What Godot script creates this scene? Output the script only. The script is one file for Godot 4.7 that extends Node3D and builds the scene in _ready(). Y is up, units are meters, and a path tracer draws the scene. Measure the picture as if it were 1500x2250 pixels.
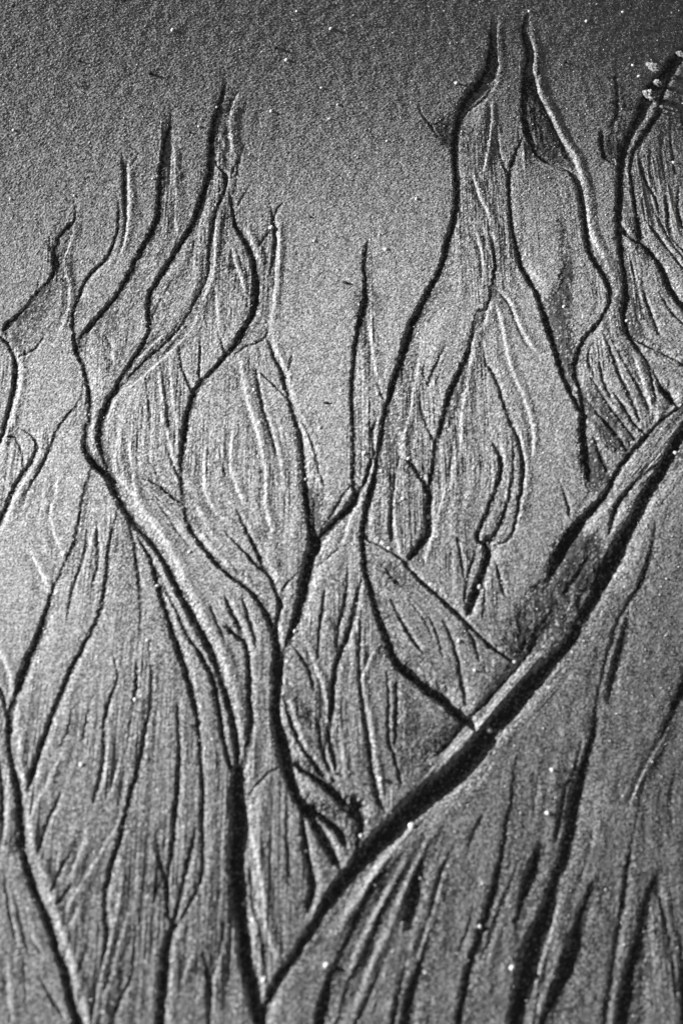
extends Node3D
# Rills that draining water has cut into a beach, lit by a low sun. Plan tables are in millimetres on the beach: x to the right, z towards the viewer.

const SUN_HEIGHT := 14.0          # degrees above the horizon
const SUN_FROM := Vector2(-0.96, -0.28)

const RILLS := [
	[11.2, "", [-218.3, -300.9, 0.4, -216.7, -290.8, 1.5, -217.1, -282.8, 2.2, -222.9, -278.2, 2.6, -229.5, -268.3, 2.6, -231.6, -257.8, 2.6, -229.5, -245.9, 2.2, -232.5, -238.3, 1.9]],
	[26.2, "short rill with a ragged head beside the left edge", [-241.1, -270, 0.4, -235.7, -259.2, 1.5, -232.6, -248.8, 2.2, -232.9, -239.5, 2.6, -235.2, -231.8, 2.6, -244, -223.5, 3, -253.7, -210, 3.4, -264.3, -200.1, 4.1, -269.7, -195.9, 4.5, -268.1, -188.8, 3]],
	[2.5, "", [-243.5, -234.8, 0.4, -244.3, -229.4, 1.1, -245.1, -222.8, 1.1]],
	[3.4, "", [-235.7, -185.5, 0.7, -240.7, -177.4, 1.5, -246, -172.8, 1.9, -255.7, -168.7, 1.5]],
	[5.3, "rill curving out of the left edge of the frame", [-351.2, -255.4, 2.1, -284.7, -198.1, 3, -272.9, -187.3, 3, -264.9, -178.7, 3.4, -259.2, -165.1, 3.8, -258.3, -147.4, 3.8, -261.1, -125, 3.7, -264.6, -101.8, 3.7, -268.8, -81.2, 3, -283.1, 8.8, 2]],
	[5.2, "", [-181.9, -346.5, 0.4, -179.4, -330.7, 1.9, -177.7, -309.6, 2.2, -176.5, -288.8, 2.2, -175.5, -282.1, 1.9, -176.6, -265.7, 1.5, -179.1, -252.8, 0.7]],
	[9.5, "long dark rill winding from the upper left sand to the wide bottom channel", [-183.9, -305.1, 0.4, -181.6, -295.9, 1.1, -181.3, -288.9, 1.9, -181.7, -271.3, 2.2, -184.9, -260.4, 2.6, -187.8, -250.5, 3, -195.2, -242.5, 3, -203.7, -233.4, 3, -209, -220.7, 3, -213.5, -206.4, 2.6, -214.8, -196.2, 3, -212.4, -185.1, 3.4, -211.9, -177.1, 4.5, -208.7, -165.8, 4.5, -203.7, -155.9, 3.7, -199.9, -140.3, 3.7, -196.3, -123.4, 4.1, -195.6, -106.6, 4, -197.6, -95.1, 4.4, -196.9, -80.2, 5.8, -192.6, -69.8, 7.2, -186.2, -60.4, 9.4, -175.8, -48.8, 9.3, -170.2, -34, 8.5, -164.5, -21.8, 7.7, -154.3, -3.7, 6.6, -144.2, 9.9, 6.2, -131.8, 30.1, 5.7, -120.5, 54.1, 5.7, -110.5, 75.7, 5.9, -100.8, 95.5, 5.8, -91.5, 115.5, 5.8, -84.5, 134.1, 5.1, -78.3, 155.9, 5, -73.9, 175.4, 4.7, -71.2, 194.4, 4.6, -69.7, 211.4, 4.9]],
	[2.9, "", [-174.9, -340.2, 0.4, -177.2, -331.6, 1.5, -178.4, -325.2, 1.1]],
	[2.5, "", [-166.5, -345.5, 0.4, -170.3, -337.2, 1.1, -174.1, -330.3, 0.7]],
	[20.4, "straight dark rill left of the tallest left hand head", [-142.5, -393, 0.4, -142.4, -381.4, 1.1, -143.4, -368.6, 2.6, -147.3, -351.8, 3.4, -148.5, -334.1, 3.7, -149, -316.7, 3.7, -148.9, -295.3, 4.1, -150.2, -281.4, 4.5, -158, -262, 4.4, -165.8, -245.9, 4.8, -171.5, -231.1, 4.8, -179.3, -215.5, 4.8, -189.7, -201.8, 4.8, -200.1, -189.1, 4.8, -206.7, -181.8, 4.5, -206.2, -172.4, 3.7]],
	[20.3, "rill with the tallest head of the left hand group", [-98.8, -428.1, 0.4, -99.3, -418.1, 1.5, -99.5, -410.7, 2.3, -103.8, -391, 3.8, -107.1, -373.3, 4.9, -108.4, -354.6, 4.9, -108.7, -338.1, 4.5, -109, -324.5, 4.5, -112.6, -308, 4.8, -117.2, -290.5, 4.8, -121.2, -275.4, 5.2, -129.5, -259.5, 4.8, -138.8, -241.4, 4.8, -148, -224.1, 4.8, -153.1, -212.1, 5.2, -152.9, -198.5, 5.5, -151.9, -184.3, 4, -155.3, -171, 4, -165.3, -152.7, 4.8, -173.2, -137.1, 4.8, -180.7, -123.1, 5.5, -184.6, -109.3, 6.2, -186.5, -94.4, 6.6, -185.2, -81.6, 6.5, -179.5, -65.1, 5.8, -174.8, -48.7, 5]],
	[4.4, "", [-106.8, -339.5, 0.7, -99.9, -332, 1.9, -94.4, -321.6, 2.2, -95.5, -308.1, 2.2, -100, -294.7, 3, -103.9, -278.4, 3.3, -105.8, -265.4, 3.3, -106.7, -246.9, 2.9, -106.5, -229.7, 2.6, -112.2, -214.3, 1.8, -125.7, -184.7, 1.8, -139.5, -166.5, 2.2, -153.4, -154.3, 2.2, -166.1, -140.4, 1.8, -176.3, -127.9, 1.8]],
	[2.9, "", [-131.2, -234.2, 0.7, -138, -219.2, 1.5, -144.8, -206, 1.5, -149.7, -194, 1.5]],
	[3, "", [-85.9, -414.5, 0.4, -91.6, -401.7, 1.5, -95.1, -390.3, 1.5]],
	[3, "", [-80.3, -355.5, 0.4, -85.1, -338.9, 1.5, -89.7, -326.3, 1.5]],
	[2.6, "", [-84.9, -344.9, 1.1, -85.2, -326.4, 1.1, -90.3, -321.7, 1.1]],
	[3, "", [-74.5, -315.1, 0.4, -81.6, -300.4, 1.5, -85.1, -291.4, 1.1]],
	[11.1, "long dark rill running down the middle left of the frame", [-91.7, -305.8, 1.5, -89.5, -291.5, 2.6, -85.7, -273.6, 3.3, -78, -258.8, 4, -71.8, -242.1, 4.8, -68.9, -227.5, 5.5, -67.8, -211.2, 6.2, -68.9, -193.8, 5.8, -74, -180, 5.4, -81.8, -164.8, 5, -89.7, -152.8, 5, -100, -138.7, 5, -110.3, -127.1, 5.4, -115.7, -112.2, 6.1, -118.4, -99.8, 6.8, -120.3, -86.1, 6.8, -120.4, -73.5, 6, -121, -55, 4.2, -120.1, -36.8, 3.5, -117.5, -19.7, 3.5, -114.3, -2.8, 3.8, -107.8, 13.1, 4.1, -99.5, 26, 4.4, -89, 40, 4.7, -82.1, 48.4, 4.6, -70.9, 58, 4.9, -60.8, 70, 4.9, -53.3, 84.4, 5.2, -48.1, 99.5, 5.8, -45.6, 114.4, 6.4, -45.9, 129, 7.6, -45.7, 143.4, 6.9, -46, 157.6, 6.9, -45.1, 171.6, 8.1, -41.1, 187.8, 9.9, -38.4, 200.7, 8.6, -33.6, 218.1, 7.3, -28.9, 228.9, 7.3, -21.2, 237.6, 5.4]],
	[4.4, "", [-58.6, -298.7, 0.4, -56.5, -286.7, 1.8, -55.1, -271.6, 2.6, -53.8, -256.6, 2.2, -55.6, -237, 1.8, -57.9, -222.4, 1.1]],
	[3, "", [-45.6, -298.8, 0.4, -51.8, -291.3, 1.5, -55.3, -279.4, 1.5]],
	[2.9, "", [-58.7, -267.2, 1.5, -63.4, -259.6, 1.5, -68.3, -250.9, 1.1]],
	[2.9, "", [-56.3, -176.3, 0.7, -60.4, -164.5, 1.8, -73.5, -158.5, 1.8, -84, -151, 1.4]],
	[2.9, "", [-71.4, -176.8, 2.2, -79.3, -163.3, 2.2, -86.2, -154.2, 1.8]],
	[2.2, "", [-84.5, -253.3, 1.1, -80, -235.5, 1.1, -77.7, -228, 0.7]],
	[6.9, "rill down the left side of the tall smooth sand tongue", [-57.5, -163.4, 1.4, -51.8, -144.8, 2.9, -45.6, -128.7, 3.2, -41.8, -111.2, 3.2, -37, -93.8, 3.1, -32.6, -75.8, 3.5, -29.6, -52.7, 4.1, -27.7, -32, 4.1, -26.5, -17, 5.1, -23.3, 4.4, 4.3, -22.2, 20.3, 4.6]],
	[2.8, "", [-37.8, -156, 0.4, -39.4, -139.2, 1.8, -42.7, -126.7, 1.4]],
	[2.5, "", [-37.8, -126.2, 0.7, -38.4, -115.2, 1.4]],
	[3.1, "", [-34.6, -96.1, 0.7, -26.4, -76, 1.7, -20.4, -55.9, 1.7, -16.9, -38, 2, -12.4, -23.9, 1.4]],
	[3, "", [-20.1, -15.3, 1.3, -20, -3.3, 2.7, -19.9, 12.5, 2.7]],
	[10.3, "wide dark trunk where two rills meet in the centre", [-22.5, 17.1, 6, -20.8, 28.1, 9.9, -24, 40.8, 10.5, -26.1, 53.7, 9.2, -28.3, 68.9, 8.5, -31.6, 83.8, 7.1, -35.3, 97.9, 5.5, -39.3, 111.9, 4.5, -41.9, 126.5, 3.8, -43.6, 138, 3.8]],
	[3.9, "", [-30.4, 49.7, 0.7, -37.5, 57.1, 1.6, -42.3, 65.7, 2.6, -44.3, 82.8, 3.9, -46.9, 95.8, 3.2]],
	[9.8, "lone rill on the smooth sand tongue, with a thin pointed head", [21.9, -258.7, 0.4, 19.3, -249.2, 2.2, 18.2, -240.6, 3.3, 18.1, -224.5, 3.3, 19, -209.1, 4, 17.9, -193.9, 6.1, 15.3, -178.6, 6.4, 12.4, -164, 5, 10.6, -150.9, 4.2, 9.1, -133.5, 3.9, 8, -116.3, 3.8, 7.6, -98, 3.5, 8.9, -78.2, 3.4, 9.2, -49.3, 3.7, 8.4, -33.2, 3.4, 9.4, -19.9, 4.4, 9, -10.5, 6, 4.3, -2.9, 6.3, -2.3, 4.6, 6.3, -9.9, 13.1, 6.3, -17.5, 23.3, 6.6]],
	[2.7, "", [7.7, -24, 0.7, 1, -13.8, 1.7, -5.7, -1.1, 1.7, -14.3, 12.9, 1.3]],
	[2.8, "", [24.5, -134.4, 0.7, 26.7, -117.7, 1.4, 31, -100.2, 1.7]],
	[2.1, "", [28.4, -145.9, 0.4, 25.5, -134.3, 1]],
	[3.1, "", [26.7, -80.4, 0.7, 23.2, -72.8, 2.1, 23.1, -61.7, 2, 23.7, -49.4, 2, 20.2, -37.6, 2.7, 16.8, -24.6, 3, 12.4, -17, 2.7]],
	[2.6, "", [0.7, 28.4, 0.7, -6.6, 35.4, 1.6, -16.4, 43.8, 1.3]],
	[20.9, "longest and darkest rill, from the top of the frame to the diagonal channel", [133.5, -535.1, 0.4, 132.6, -524.4, 1.7, 131.8, -516.2, 3.4, 131.2, -501.6, 4.2, 127.2, -475.7, 5.8, 121.2, -457.2, 6.9, 112.5, -440.2, 7.7, 104, -424, 6.8, 98.6, -404.1, 5.5, 95.4, -379.7, 4.7, 93.6, -361.2, 5, 93.8, -333.9, 4.6, 94.4, -311.3, 4.9, 92.1, -288.8, 5.2, 85.1, -256, 5.1, 78.4, -227.4, 5.4, 69.1, -203.4, 6.1, 61.5, -184.9, 7.1, 54, -166.9, 8.1, 49.1, -147.9, 8.1, 44.2, -129.2, 7.3, 39.1, -112.3, 6.2, 34.4, -92.7, 5.5, 30.7, -72.2, 5.1, 28.2, -54.8, 4.8, 24.6, -34.8, 4.4, 20.7, -15.2, 4.7, 17.3, 1.8, 5, 15.2, 17.2, 4.6, 15.5, 32.5, 4.6, 17, 50, 4.6, 20.5, 65, 4.9, 24.8, 84.1, 5.2, 31, 104, 5.4, 35, 118.3, 5.7, 40.3, 127.7, 6.3, 49.6, 135.6, 7, 59.9, 144.8, 7.9, 70.1, 151.4, 8.5, 77.5, 160.1, 8.2, 83.9, 166.7, 6.3]],
	[3.2, "", [134.6, -462.6, 0.8, 131.2, -449.2, 1.6, 119.9, -428.3, 2, 110, -417, 2, 103.8, -408.8, 1.6]],
	[3.1, "", [66.3, -418.4, 0.4, 66.8, -405.2, 1.2, 73.1, -393.4, 2, 76.7, -385.7, 1.6]],
	[2.5, "", [31.7, 131.3, 1.3, 32.4, 150.8, 1.9, 31.8, 168, 2.2, 32.6, 184.9, 2.5, 36.1, 196.3, 2.2, 39.9, 212.8, 1.8]],
	[2.8, "", [37.9, 139.3, 2.2, 37.6, 156.6, 2.8, 36.5, 173.7, 2.8, 36.3, 186.2, 1.6]],
	[11.2, "rill whose head reaches nearest the top edge of the frame", [167.7, -551.2, 0.4, 162.8, -537.2, 3, 160.9, -523.3, 3.8, 162.5, -507.9, 5.5, 162.9, -486.9, 5, 159.2, -470.2, 4.2, 156.6, -446.2, 4.1, 154.9, -416.7, 3.6, 155.7, -397.6, 4, 159, -380.6, 3.6, 164.5, -363.9, 3.1, 174.3, -355.1, 2.4, 186.7, -350.8, 2.4, 192.5, -341.4, 3.1, 196.2, -326.3, 3.9, 197.3, -304.5, 4.2, 197, -275.3, 4.1, 197, -250.8, 4.8, 200.4, -235.8, 5.5, 205.2, -221.1, 5.4, 208.5, -207.2, 3.9, 208.7, -189.4, 3.2, 203.3, -172.8, 3.2, 193.7, -158.5, 3.8, 185.9, -147.8, 3.8, 179, -129.7, 4.5, 176.2, -113.5, 4.4, 179, -100.4, 4.4, 180.6, -83.5, 5.7, 178.3, -63.3, 6, 179.2, -50.3, 5.3, 179.7, -36, 4.7, 179.8, -20.9, 3.3]],
	[3.3, "", [168.2, -479.1, 0.8, 168.9, -464.4, 2.1, 169.1, -448.6, 2.1, 172.9, -431.5, 2, 180.9, -403.3, 1.6, 188.6, -374.8, 1.6]],
	[2.5, "", [174.1, -490.3, 0.4, 172.4, -475.8, 1.7, 170.9, -463.6, 1.2]],
	[7.9, "dark rill along the right side of the inner sand tongue", [153.1, -387.3, 1.2, 146.5, -367.4, 2.4, 141.3, -349.6, 3.1, 138.2, -328.3, 3.1, 137, -300.2, 3, 137.6, -272.7, 3.3, 139.6, -251.2, 4.7, 142, -230.1, 5.4, 148, -210.9, 6.1, 153.1, -195.6, 5.3, 155.7, -180.6, 5.3, 158.1, -164.5, 6.3, 162.6, -142.3, 5.5, 166.4, -115.2, 5.1, 172, -96.5, 4.4, 176.7, -79.6, 4]],
	[3.5, "", [131.5, -398.6, 0.8, 131.4, -372.9, 1.6, 134.1, -352.2, 1.9, 137.9, -337.9, 1.9]],
	[2.4, "", [137.2, -402.3, 0.8, 135.3, -388.8, 1.2]],
	[7.5, "dark rill between the longest rill and the inner sand tongue", [118.5, -273.2, 0.7, 120.9, -249.4, 1.8, 121.7, -228.7, 2.9, 118.1, -206.5, 3.2, 115.6, -191.8, 2.5, 112.3, -180.9, 1.8, 105.6, -180.2, 1.8, 102.9, -167.2, 2.5, 99, -149, 3.1, 93.8, -130, 4.5, 86.4, -113, 5.2, 80, -94.7, 4.8, 76.1, -78.3, 4.1, 73.1, -66.2, 4.1, 70.1, -55.8, 4, 68.3, -38.3, 4, 66, -25.5, 5, 64.3, -11.2, 6, 62, 4, 5.6, 61.7, 19.2, 5.9, 55.9, 30.2, 5.9, 49.1, 39.7, 4.6]],
	[3.3, "", [82.3, -57.5, 1, 80.7, -37.6, 1.7, 77.8, -18.2, 2, 74.8, -5.7, 1.3]],
	[2.7, "", [59.3, -103.5, 0.7, 59.3, -89.5, 1.7, 63.7, -71.7, 2, 68.8, -57.1, 2]],
	[2.4, "", [66.1, -86.1, 0.7, 70.1, -82.9, 1.4, 74.1, -81.3, 1]],
	[3.3, "", [43.9, -45.1, 1.3, 51.6, -39.4, 3, 56.1, -31.2, 3.3, 61.2, -19.1, 3.3, 62.6, -9, 3]],
	[3, "", [42.9, -44.8, 1, 39.3, -29.9, 2, 37.8, -14.2, 2, 35.5, 5.1, 2.7, 35.6, 24.2, 2.6]],
	[3.1, "", [80.5, -146.5, 0.7, 73.1, -131.4, 2.1, 66.7, -112.7, 2.4]],
	[2.4, "", [65.1, -132, 0.7, 62.4, -120.4, 1.4, 65.6, -109.4, 1.4]],
	[2.4, "", [78.3, -132.4, 0.7, 71.9, -111.1, 1.4]],
	[4, "", [111.5, -55.3, 1, 115.4, -45.2, 3, 117.2, -31.8, 3.3, 114, -16.6, 3.3, 109.5, -4.3, 3.6, 104.8, 7.9, 3.6, 98.8, 20.4, 3.3, 98.5, 27.7, 2.9, 102.7, 31.5, 2.6]],
	[3.6, "", [127, -49.8, 1, 126.4, -29.1, 2, 123, -11.3, 3, 119.1, 3.5, 3.6, 114.4, 15.6, 3.6, 108.4, 27.2, 3.6]],
	[3.3, "thin curved rill on the right of the inner sand tongue", [109.1, -140.2, 0.7, 110, -127.2, 2.1, 116.3, -113.7, 2.7, 119.9, -96.3, 3.1, 123.7, -81, 3, 126.5, -69.8, 3, 130.6, -54.7, 3, 133.1, -37.7, 3.3, 132.4, -22.4, 3, 129.3, -3.6, 3, 126.4, 11.1, 2.6, 122.6, 23.1, 2.3, 117.1, 30, 1.6, 110.5, 30.9, 1.3]],
	[6.5, "short wide rill hanging below the inner loops", [104.1, 28.2, 5.2, 104.7, 37.4, 6.5, 102.1, 48.2, 6.2, 98.5, 58.9, 6.2, 93.9, 71, 6.1, 89.9, 82.7, 4.8]],
	[2.6, "", [97.4, 32.5, 1, 93.7, 44.4, 2, 90.1, 56.7, 1.9, 87.3, 73.9, 2.3]],
	[2.9, "", [110.4, 42.9, 1.3, 112.8, 56.9, 2.3, 115.6, 70.4, 1.9]],
	[2.6, "", [102.9, 62.5, 1.3, 101.2, 75.7, 1.9, 99.8, 88, 1.6]],
	[2.9, "", [83.2, 26.6, 1.3, 86, 42.1, 2.3, 87.2, 56.6, 1.3]],
	[2.8, "", [119.8, -205, 0.7, 129.6, -187.4, 1.4, 134.7, -164.6, 1, 141.2, -144.3, 1]],
	[3, "", [158.9, -21.5, 0.3, 162.5, -7.5, 1.7, 164.3, 2.1, 2.3, 165, 9, 2]],
	[9.1, "deep dark rill at the top right, with sand clumps fallen in it", [411.4, -659.9, 4.6, 324.9, -555.4, 6.4, 310.1, -536.8, 7.3, 300.2, -523.7, 8.1, 288.3, -502.9, 9.8, 274.5, -478.7, 10.6, 265.7, -460.7, 9.6, 257.6, -434.2, 6.8, 245.1, -402.6, 5.8, 239, -381, 5.7, 233.3, -352.9, 6.4, 229, -318, 6.6, 224.7, -281.3, 6.4, 223.5, -247.9, 6.3, 223.1, -219.8, 5.4, 221.8, -196.7, 5.4, 218.7, -176.1, 6, 218, -161.2, 5.9, 220.5, -146.8, 4.5, 226.2, -134.1, 3.8, 232, -121.8, 3.1, 232.9, -105.9, 2.4, 233.7, -87.3, 1.7]],
	[5.1, "", [243.5, -493.8, 0.4, 241.6, -481.2, 2.2, 240.5, -459.7, 2.1, 237.9, -431.8, 2.1, 231.5, -415.2, 2.5]],
	[5.6, "", [222.5, -404.3, 2.5, 220.3, -388.7, 3.3, 221.8, -370.7, 3.2, 228.5, -362.6, 2]],
	[7.7, "second dark rill beside the right edge", [295.5, -506.5, 2.2, 287.2, -480, 3.5, 281.1, -461.9, 3.9, 274.4, -438.1, 3.5, 262.4, -414.3, 3.8, 249.9, -386.8, 3.7, 243.2, -360.8, 4.1, 242.2, -333.9, 4, 240.9, -298.6, 3.5, 241, -288.9, 4.2, 240.8, -270.8, 5.7, 245.7, -249.3, 6.3, 252.5, -232.4, 5.9, 256.5, -206.2, 6.5, 260.6, -192.3, 6.8, 268.2, -175.8, 7.1, 308.3, -98.3, 4.9]],
	[5.3, "", [228.1, -274.5, 3.8, 233.5, -266, 5.3, 239, -258.8, 5.2]],
	[3.5, "", [269.1, -325.7, 1.6, 268.6, -313, 2.8, 266.5, -281.5, 3.1, 268, -267.5, 2.3, 277.4, -246.2, 2.3, 317.8, -158.3, 1.5]],
	[3.2, "", [282.9, -342.2, 1.2, 277.6, -308.1, 2.8, 278.8, -283.1, 2.7]],
	[3.5, "", [298.6, -455, 1.3, 297.4, -424.8, 2.2, 300.3, -414.7, 1.7, 327.4, -297.3, 1.1]],
	[3.6, "", [253.5, -383.8, 1.2, 252.8, -352.5, 2.8, 259.8, -322.3, 2.8, 260.8, -305.6, 1.6]],
	[3.4, "", [248.2, -289.7, 1.2, 255.6, -269.8, 2.7, 262.3, -252.5, 2.3, 271.3, -228, 2.2]],
	[3, "", [256.5, -311.2, 1.2, 260.3, -286.9, 1.9, 267.8, -257.2, 1.9, 276.2, -237.1, 1.9, 315.4, -149.3, 1.2]],
	[3.2, "", [236, -215.8, 1.1, 236.7, -189.5, 2.5, 240.2, -169.1, 2.5, 243.1, -150.5, 1.7]],
	[3.2, "", [249.2, -196.2, 1.1, 255.1, -176.4, 2.1, 264.6, -160.5, 2.1, 310.5, -91.1, 1.5]],
	[4.2, "", [223.1, -149.1, 1.7, 231.6, -140.1, 3.5, 245.6, -130.8, 3.5, 261.6, -118.2, 3.5, 322.8, -74.4, 2.4]],
	[2.9, "", [231, -242.6, 1.1, 231.1, -220, 1.8, 231.8, -193.1, 1.8, 233.7, -167.5, 1.4]],
	[3.3, "", [262.7, -387.5, 0.8, 260.2, -355.7, 1.6, 262, -330.8, 1.6]],
	[3.3, "", [275.2, -409, 0.9, 272.2, -376.9, 1.7, 272.3, -345.3, 1.6]],
	[3.4, "", [286.5, -436.6, 0.9, 283.2, -398.2, 1.7, 282, -359.9, 1.7]],
	[6.8, "", [235.1, -118.2, 1.4, 238.4, -101.6, 3.1, 242.9, -91, 6.8, 247.3, -83.9, 4.8]],
	[2.7, "", [200.4, -155.8, 1, 203.9, -139.3, 2.8, 207, -122.3, 2.7, 210.2, -107.7, 2.7, 215.6, -90.6, 2.7, 220.8, -70, 2.4]],
	[2.4, "", [195.7, -123.7, 1.4, 196.5, -106.9, 2.4, 201.1, -91, 1.7]],
	[2.4, "", [189.8, -139.8, 1.4, 187.4, -126.2, 2.1, 189.7, -112, 1.7]],
	[3, "", [184.1, -89.6, 1.7, 192.1, -73.7, 2.7, 201.3, -60.5, 3, 210.1, -42.8, 2]],
	[3, "", [204.6, -93, 1.7, 210.5, -80.4, 3, 216.2, -66.9, 3, 222.9, -58, 2]],
	[2.7, "", [188.8, -108.5, 1.4, 197.4, -87, 2, 206.3, -70.3, 2.4, 216.8, -52.3, 1.7]],
	[2.7, "", [205.7, -148.5, 1, 212.5, -127.6, 1.7, 220.8, -103.1, 2, 228.8, -77.9, 1.7]],
	[2.7, "", [186.9, -55.1, 1.7, 190.2, -39.5, 2.3, 195, -26.1, 2]],
	[8.3, "upper dark edge of the wide diagonal channel", [336.4, -147.2, 1.3, 265.6, -90.2, 1.7, 247.3, -76.6, 2, 235.4, -67, 2.4, 221.7, -51.4, 3.7, 208.3, -35.2, 3.7, 199.8, -23, 3.6, 192.3, -8.4, 4.3, 181.7, 3.9, 5.6, 172.2, 14.6, 7.2, 164.2, 25.2, 8.2, 155.9, 39.4, 7.8, 148, 55.3, 4.6]],
	[14.5, "main dark channel crossing the lower half diagonally", [318, -160.6, 5, 264.4, -77.9, 6.8, 252.7, -60.6, 7.8, 242.3, -43.6, 8.4, 233.3, -26.3, 8.3, 223.3, -11.7, 8.3, 215.7, 2.8, 7.6, 208.3, 17, 8.2, 201, 29, 10.2, 195.1, 40.5, 11.1, 187.1, 54.4, 11.1, 177.9, 74.2, 6.8, 168.5, 88, 6.1, 159.2, 105.5, 5.8, 149, 116.6, 6.1, 138.9, 128, 8, 129.9, 136.4, 9.9, 120.9, 146.8, 10.2, 112.2, 158.1, 10.8, 104.2, 167.8, 10.7, 93.4, 182.2, 11.9, 83.6, 195.1, 13.1, 72.4, 206.1, 14.2, 58.2, 218.1, 14.2, 45.7, 230, 13.5, 33.3, 243.3, 12.8, 22.6, 255, 11.5, 12, 268.1, 9.9, 3, 280, 9.2, -5, 291.3, 8.6, -12.7, 303.9, 6.5, -20.5, 318.2, 5.3, -29.9, 333.6, 5.2, -38.4, 347, 5.2, -45, 360.7, 5.7, -51.8, 378.9, 6.2, -55.1, 391.8, 6.2, -70.4, 450.6, 4.2]],
	[4.3, "", [232.7, -32.3, 1.3, 218.6, -21.2, 2, 207.9, -9.2, 3, 199.2, 2.6, 4.3, 195.2, 14.8, 3.6, 192.8, 23, 2]],
	[2.9, "", [176.4, 42.3, 1.3, 168.5, 54.5, 2.3, 158.8, 68.5, 1.9]],
	[2.8, "", [135.3, 108.4, 2.6, 125, 122.9, 2.6, 110.7, 138.9, 2.2, 99.8, 151.7, 2.5, 84.5, 166.7, 2.8, 73.7, 181.8, 2.8, 65, 191.4, 2.2]],
	[4.2, "thin rill crossing to the diagonal channel above the fan of streaked sand", [18.1, 23.1, 2, 30.6, 31.6, 2.6, 41.6, 39.5, 2.9, 49, 49.7, 3.3, 57.5, 60.9, 3.6, 67.1, 69.4, 3.6, 75.2, 79.1, 4.2, 81.5, 85.2, 4.2, 89.9, 95.1, 3.2, 97, 102.7, 3.2, 104.4, 110.6, 3.5, 112.5, 116.3, 2.9, 120, 121.7, 1.9]],
	[2.6, "", [86.7, 95.1, 1.3, 92.7, 106.2, 1.9, 95.5, 120.1, 1.9]],
	[2.9, "", [35.6, 75.2, 1.3, 40.9, 87.2, 2.6, 48, 102.3, 2.9, 56.4, 115.3, 1.9]],
	[2.9, "", [71.7, 89.8, 1.3, 77.7, 107.4, 1.9, 80.2, 117.9, 2.2, 82.4, 132.7, 2.9, 85.9, 152.1, 2.2]],
	[2.6, "", [29.4, 45.5, 1, 35.8, 55, 2, 40, 60.6, 2.6]],
	[2.6, "", [61.2, 86.2, 1, 66.6, 100.5, 1.3, 70.7, 118, 1.3]],
	[2.6, "", [48.5, 75.3, 1, 57.9, 89.8, 1.3, 64, 104, 1]],
	[5.1, "", [-202.3, -137.3, 0.7, -205.8, -119.2, 2.6, -213.6, -111, 2.6, -221.2, -96.1, 2.9, -226.7, -75.6, 2.9, -232.5, -60.5, 2.2, -238.2, -45.6, 1.8, -240.2, -31, 1.1]],
	[5.1, "rill leaving at the left edge above the middle", [-250.9, -104.2, 0.7, -240.3, -95.7, 1.9, -235.8, -85.3, 2.6, -239.3, -71.7, 3.3, -246.6, -58, 3.7, -252, -41.3, 3.6, -256.7, -19.9, 4, -262, 3, 3.9, -279.5, 89.9, 2.6]],
	[3, "", [-255.1, -98.5, 0.7, -247.5, -82.6, 1.9, -244.3, -67.2, 1.5]],
	[7.5, "rill widening down to the lower left junction", [-190.6, -58, 1.4, -194.3, -37, 2.9, -195.6, -19.9, 2.8, -197.1, 2.8, 2.8, -198.4, 14.3, 3.1, -202.9, 28, 2.1, -205.9, 42.3, 2.1, -210.2, 55.9, 3.1, -211.8, 72.6, 5, -215.7, 97.1, 6.6, -220.3, 114.3, 7.2, -222.8, 128.9, 7.1, -225.4, 142.5, 4.8, -227.5, 159.6, 3.5, -228.1, 176.4, 4.1]],
	[3.4, "", [-187.5, 10.3, 1.4, -191, 32.1, 2.4, -194, 50.1, 2, -195.8, 66.7, 2, -196.3, 81.9, 1.3]],
	[3.1, "", [-182.3, -5.4, 1.4, -179.8, 16.2, 2.4, -178.4, 33.3, 2.4, -180.5, 51.1, 1.7]],
	[4.9, "smooth black rill sweeping down left to the lower left junction", [-166.7, -18.7, 1.4, -169.6, 3.2, 2.1, -171.3, 20, 2.4, -170.6, 38.1, 2.7, -171.2, 54.7, 3, -172.2, 71.1, 3.3, -174.7, 84.4, 3.6, -181.1, 104.1, 3.6, -188.9, 125, 3.9, -193.4, 144.1, 4.1, -198.1, 161.3, 4.1, -201.7, 178.6, 4.4, -205.2, 195.5, 4.3, -207.8, 209.7, 4.3, -209.5, 222.9, 3]],
	[3.4, "", [-160.3, -11.6, 1.4, -154.6, 7.2, 2.4, -151, 24.3, 2.7, -147.7, 44.1, 2.7, -145.2, 60.6, 2, -143.2, 80.8, 1.6, -143, 112.2, 1.3]],
	[5, "dark rill left of the long winding one", [-149.1, 12.8, 2.4, -139.5, 31.1, 3.7, -134, 49.1, 4.3, -128.2, 69.7, 4.3, -123, 85.7, 4.2, -117.8, 102.6, 4.8, -110.3, 124.5, 5.1, -104.9, 143.1, 4.7, -100, 162.3, 3.7, -96.9, 181.5, 2.8, -95.3, 198.8, 2.1, -92.6, 226.9, 2.7, -92.5, 243.5, 2.7, -91.4, 262.9, 2.4, -90.5, 278.9, 2.4, -93.5, 291.5, 2.1, -98.8, 304.1, 2, -104.1, 315.6, 2]],
	[4.5, "", [-133.2, 41, 1.7, -126.8, 58.9, 2.3, -119.3, 75.3, 2.3, -109.3, 99.1, 2.6, -101.3, 112.3, 3.5, -95.3, 123.6, 4.5, -89.4, 137, 4.4, -84.4, 161.3, 3.8, -80.5, 182.4, 3.4, -75.1, 204.7, 3.7]],
	[2.8, "", [-143.3, 121.8, 1.9, -142.9, 142.6, 2.9, -143.9, 159.9, 1.9, -144.6, 181.5, 1.5, -145.6, 195, 1.2]],
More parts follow.
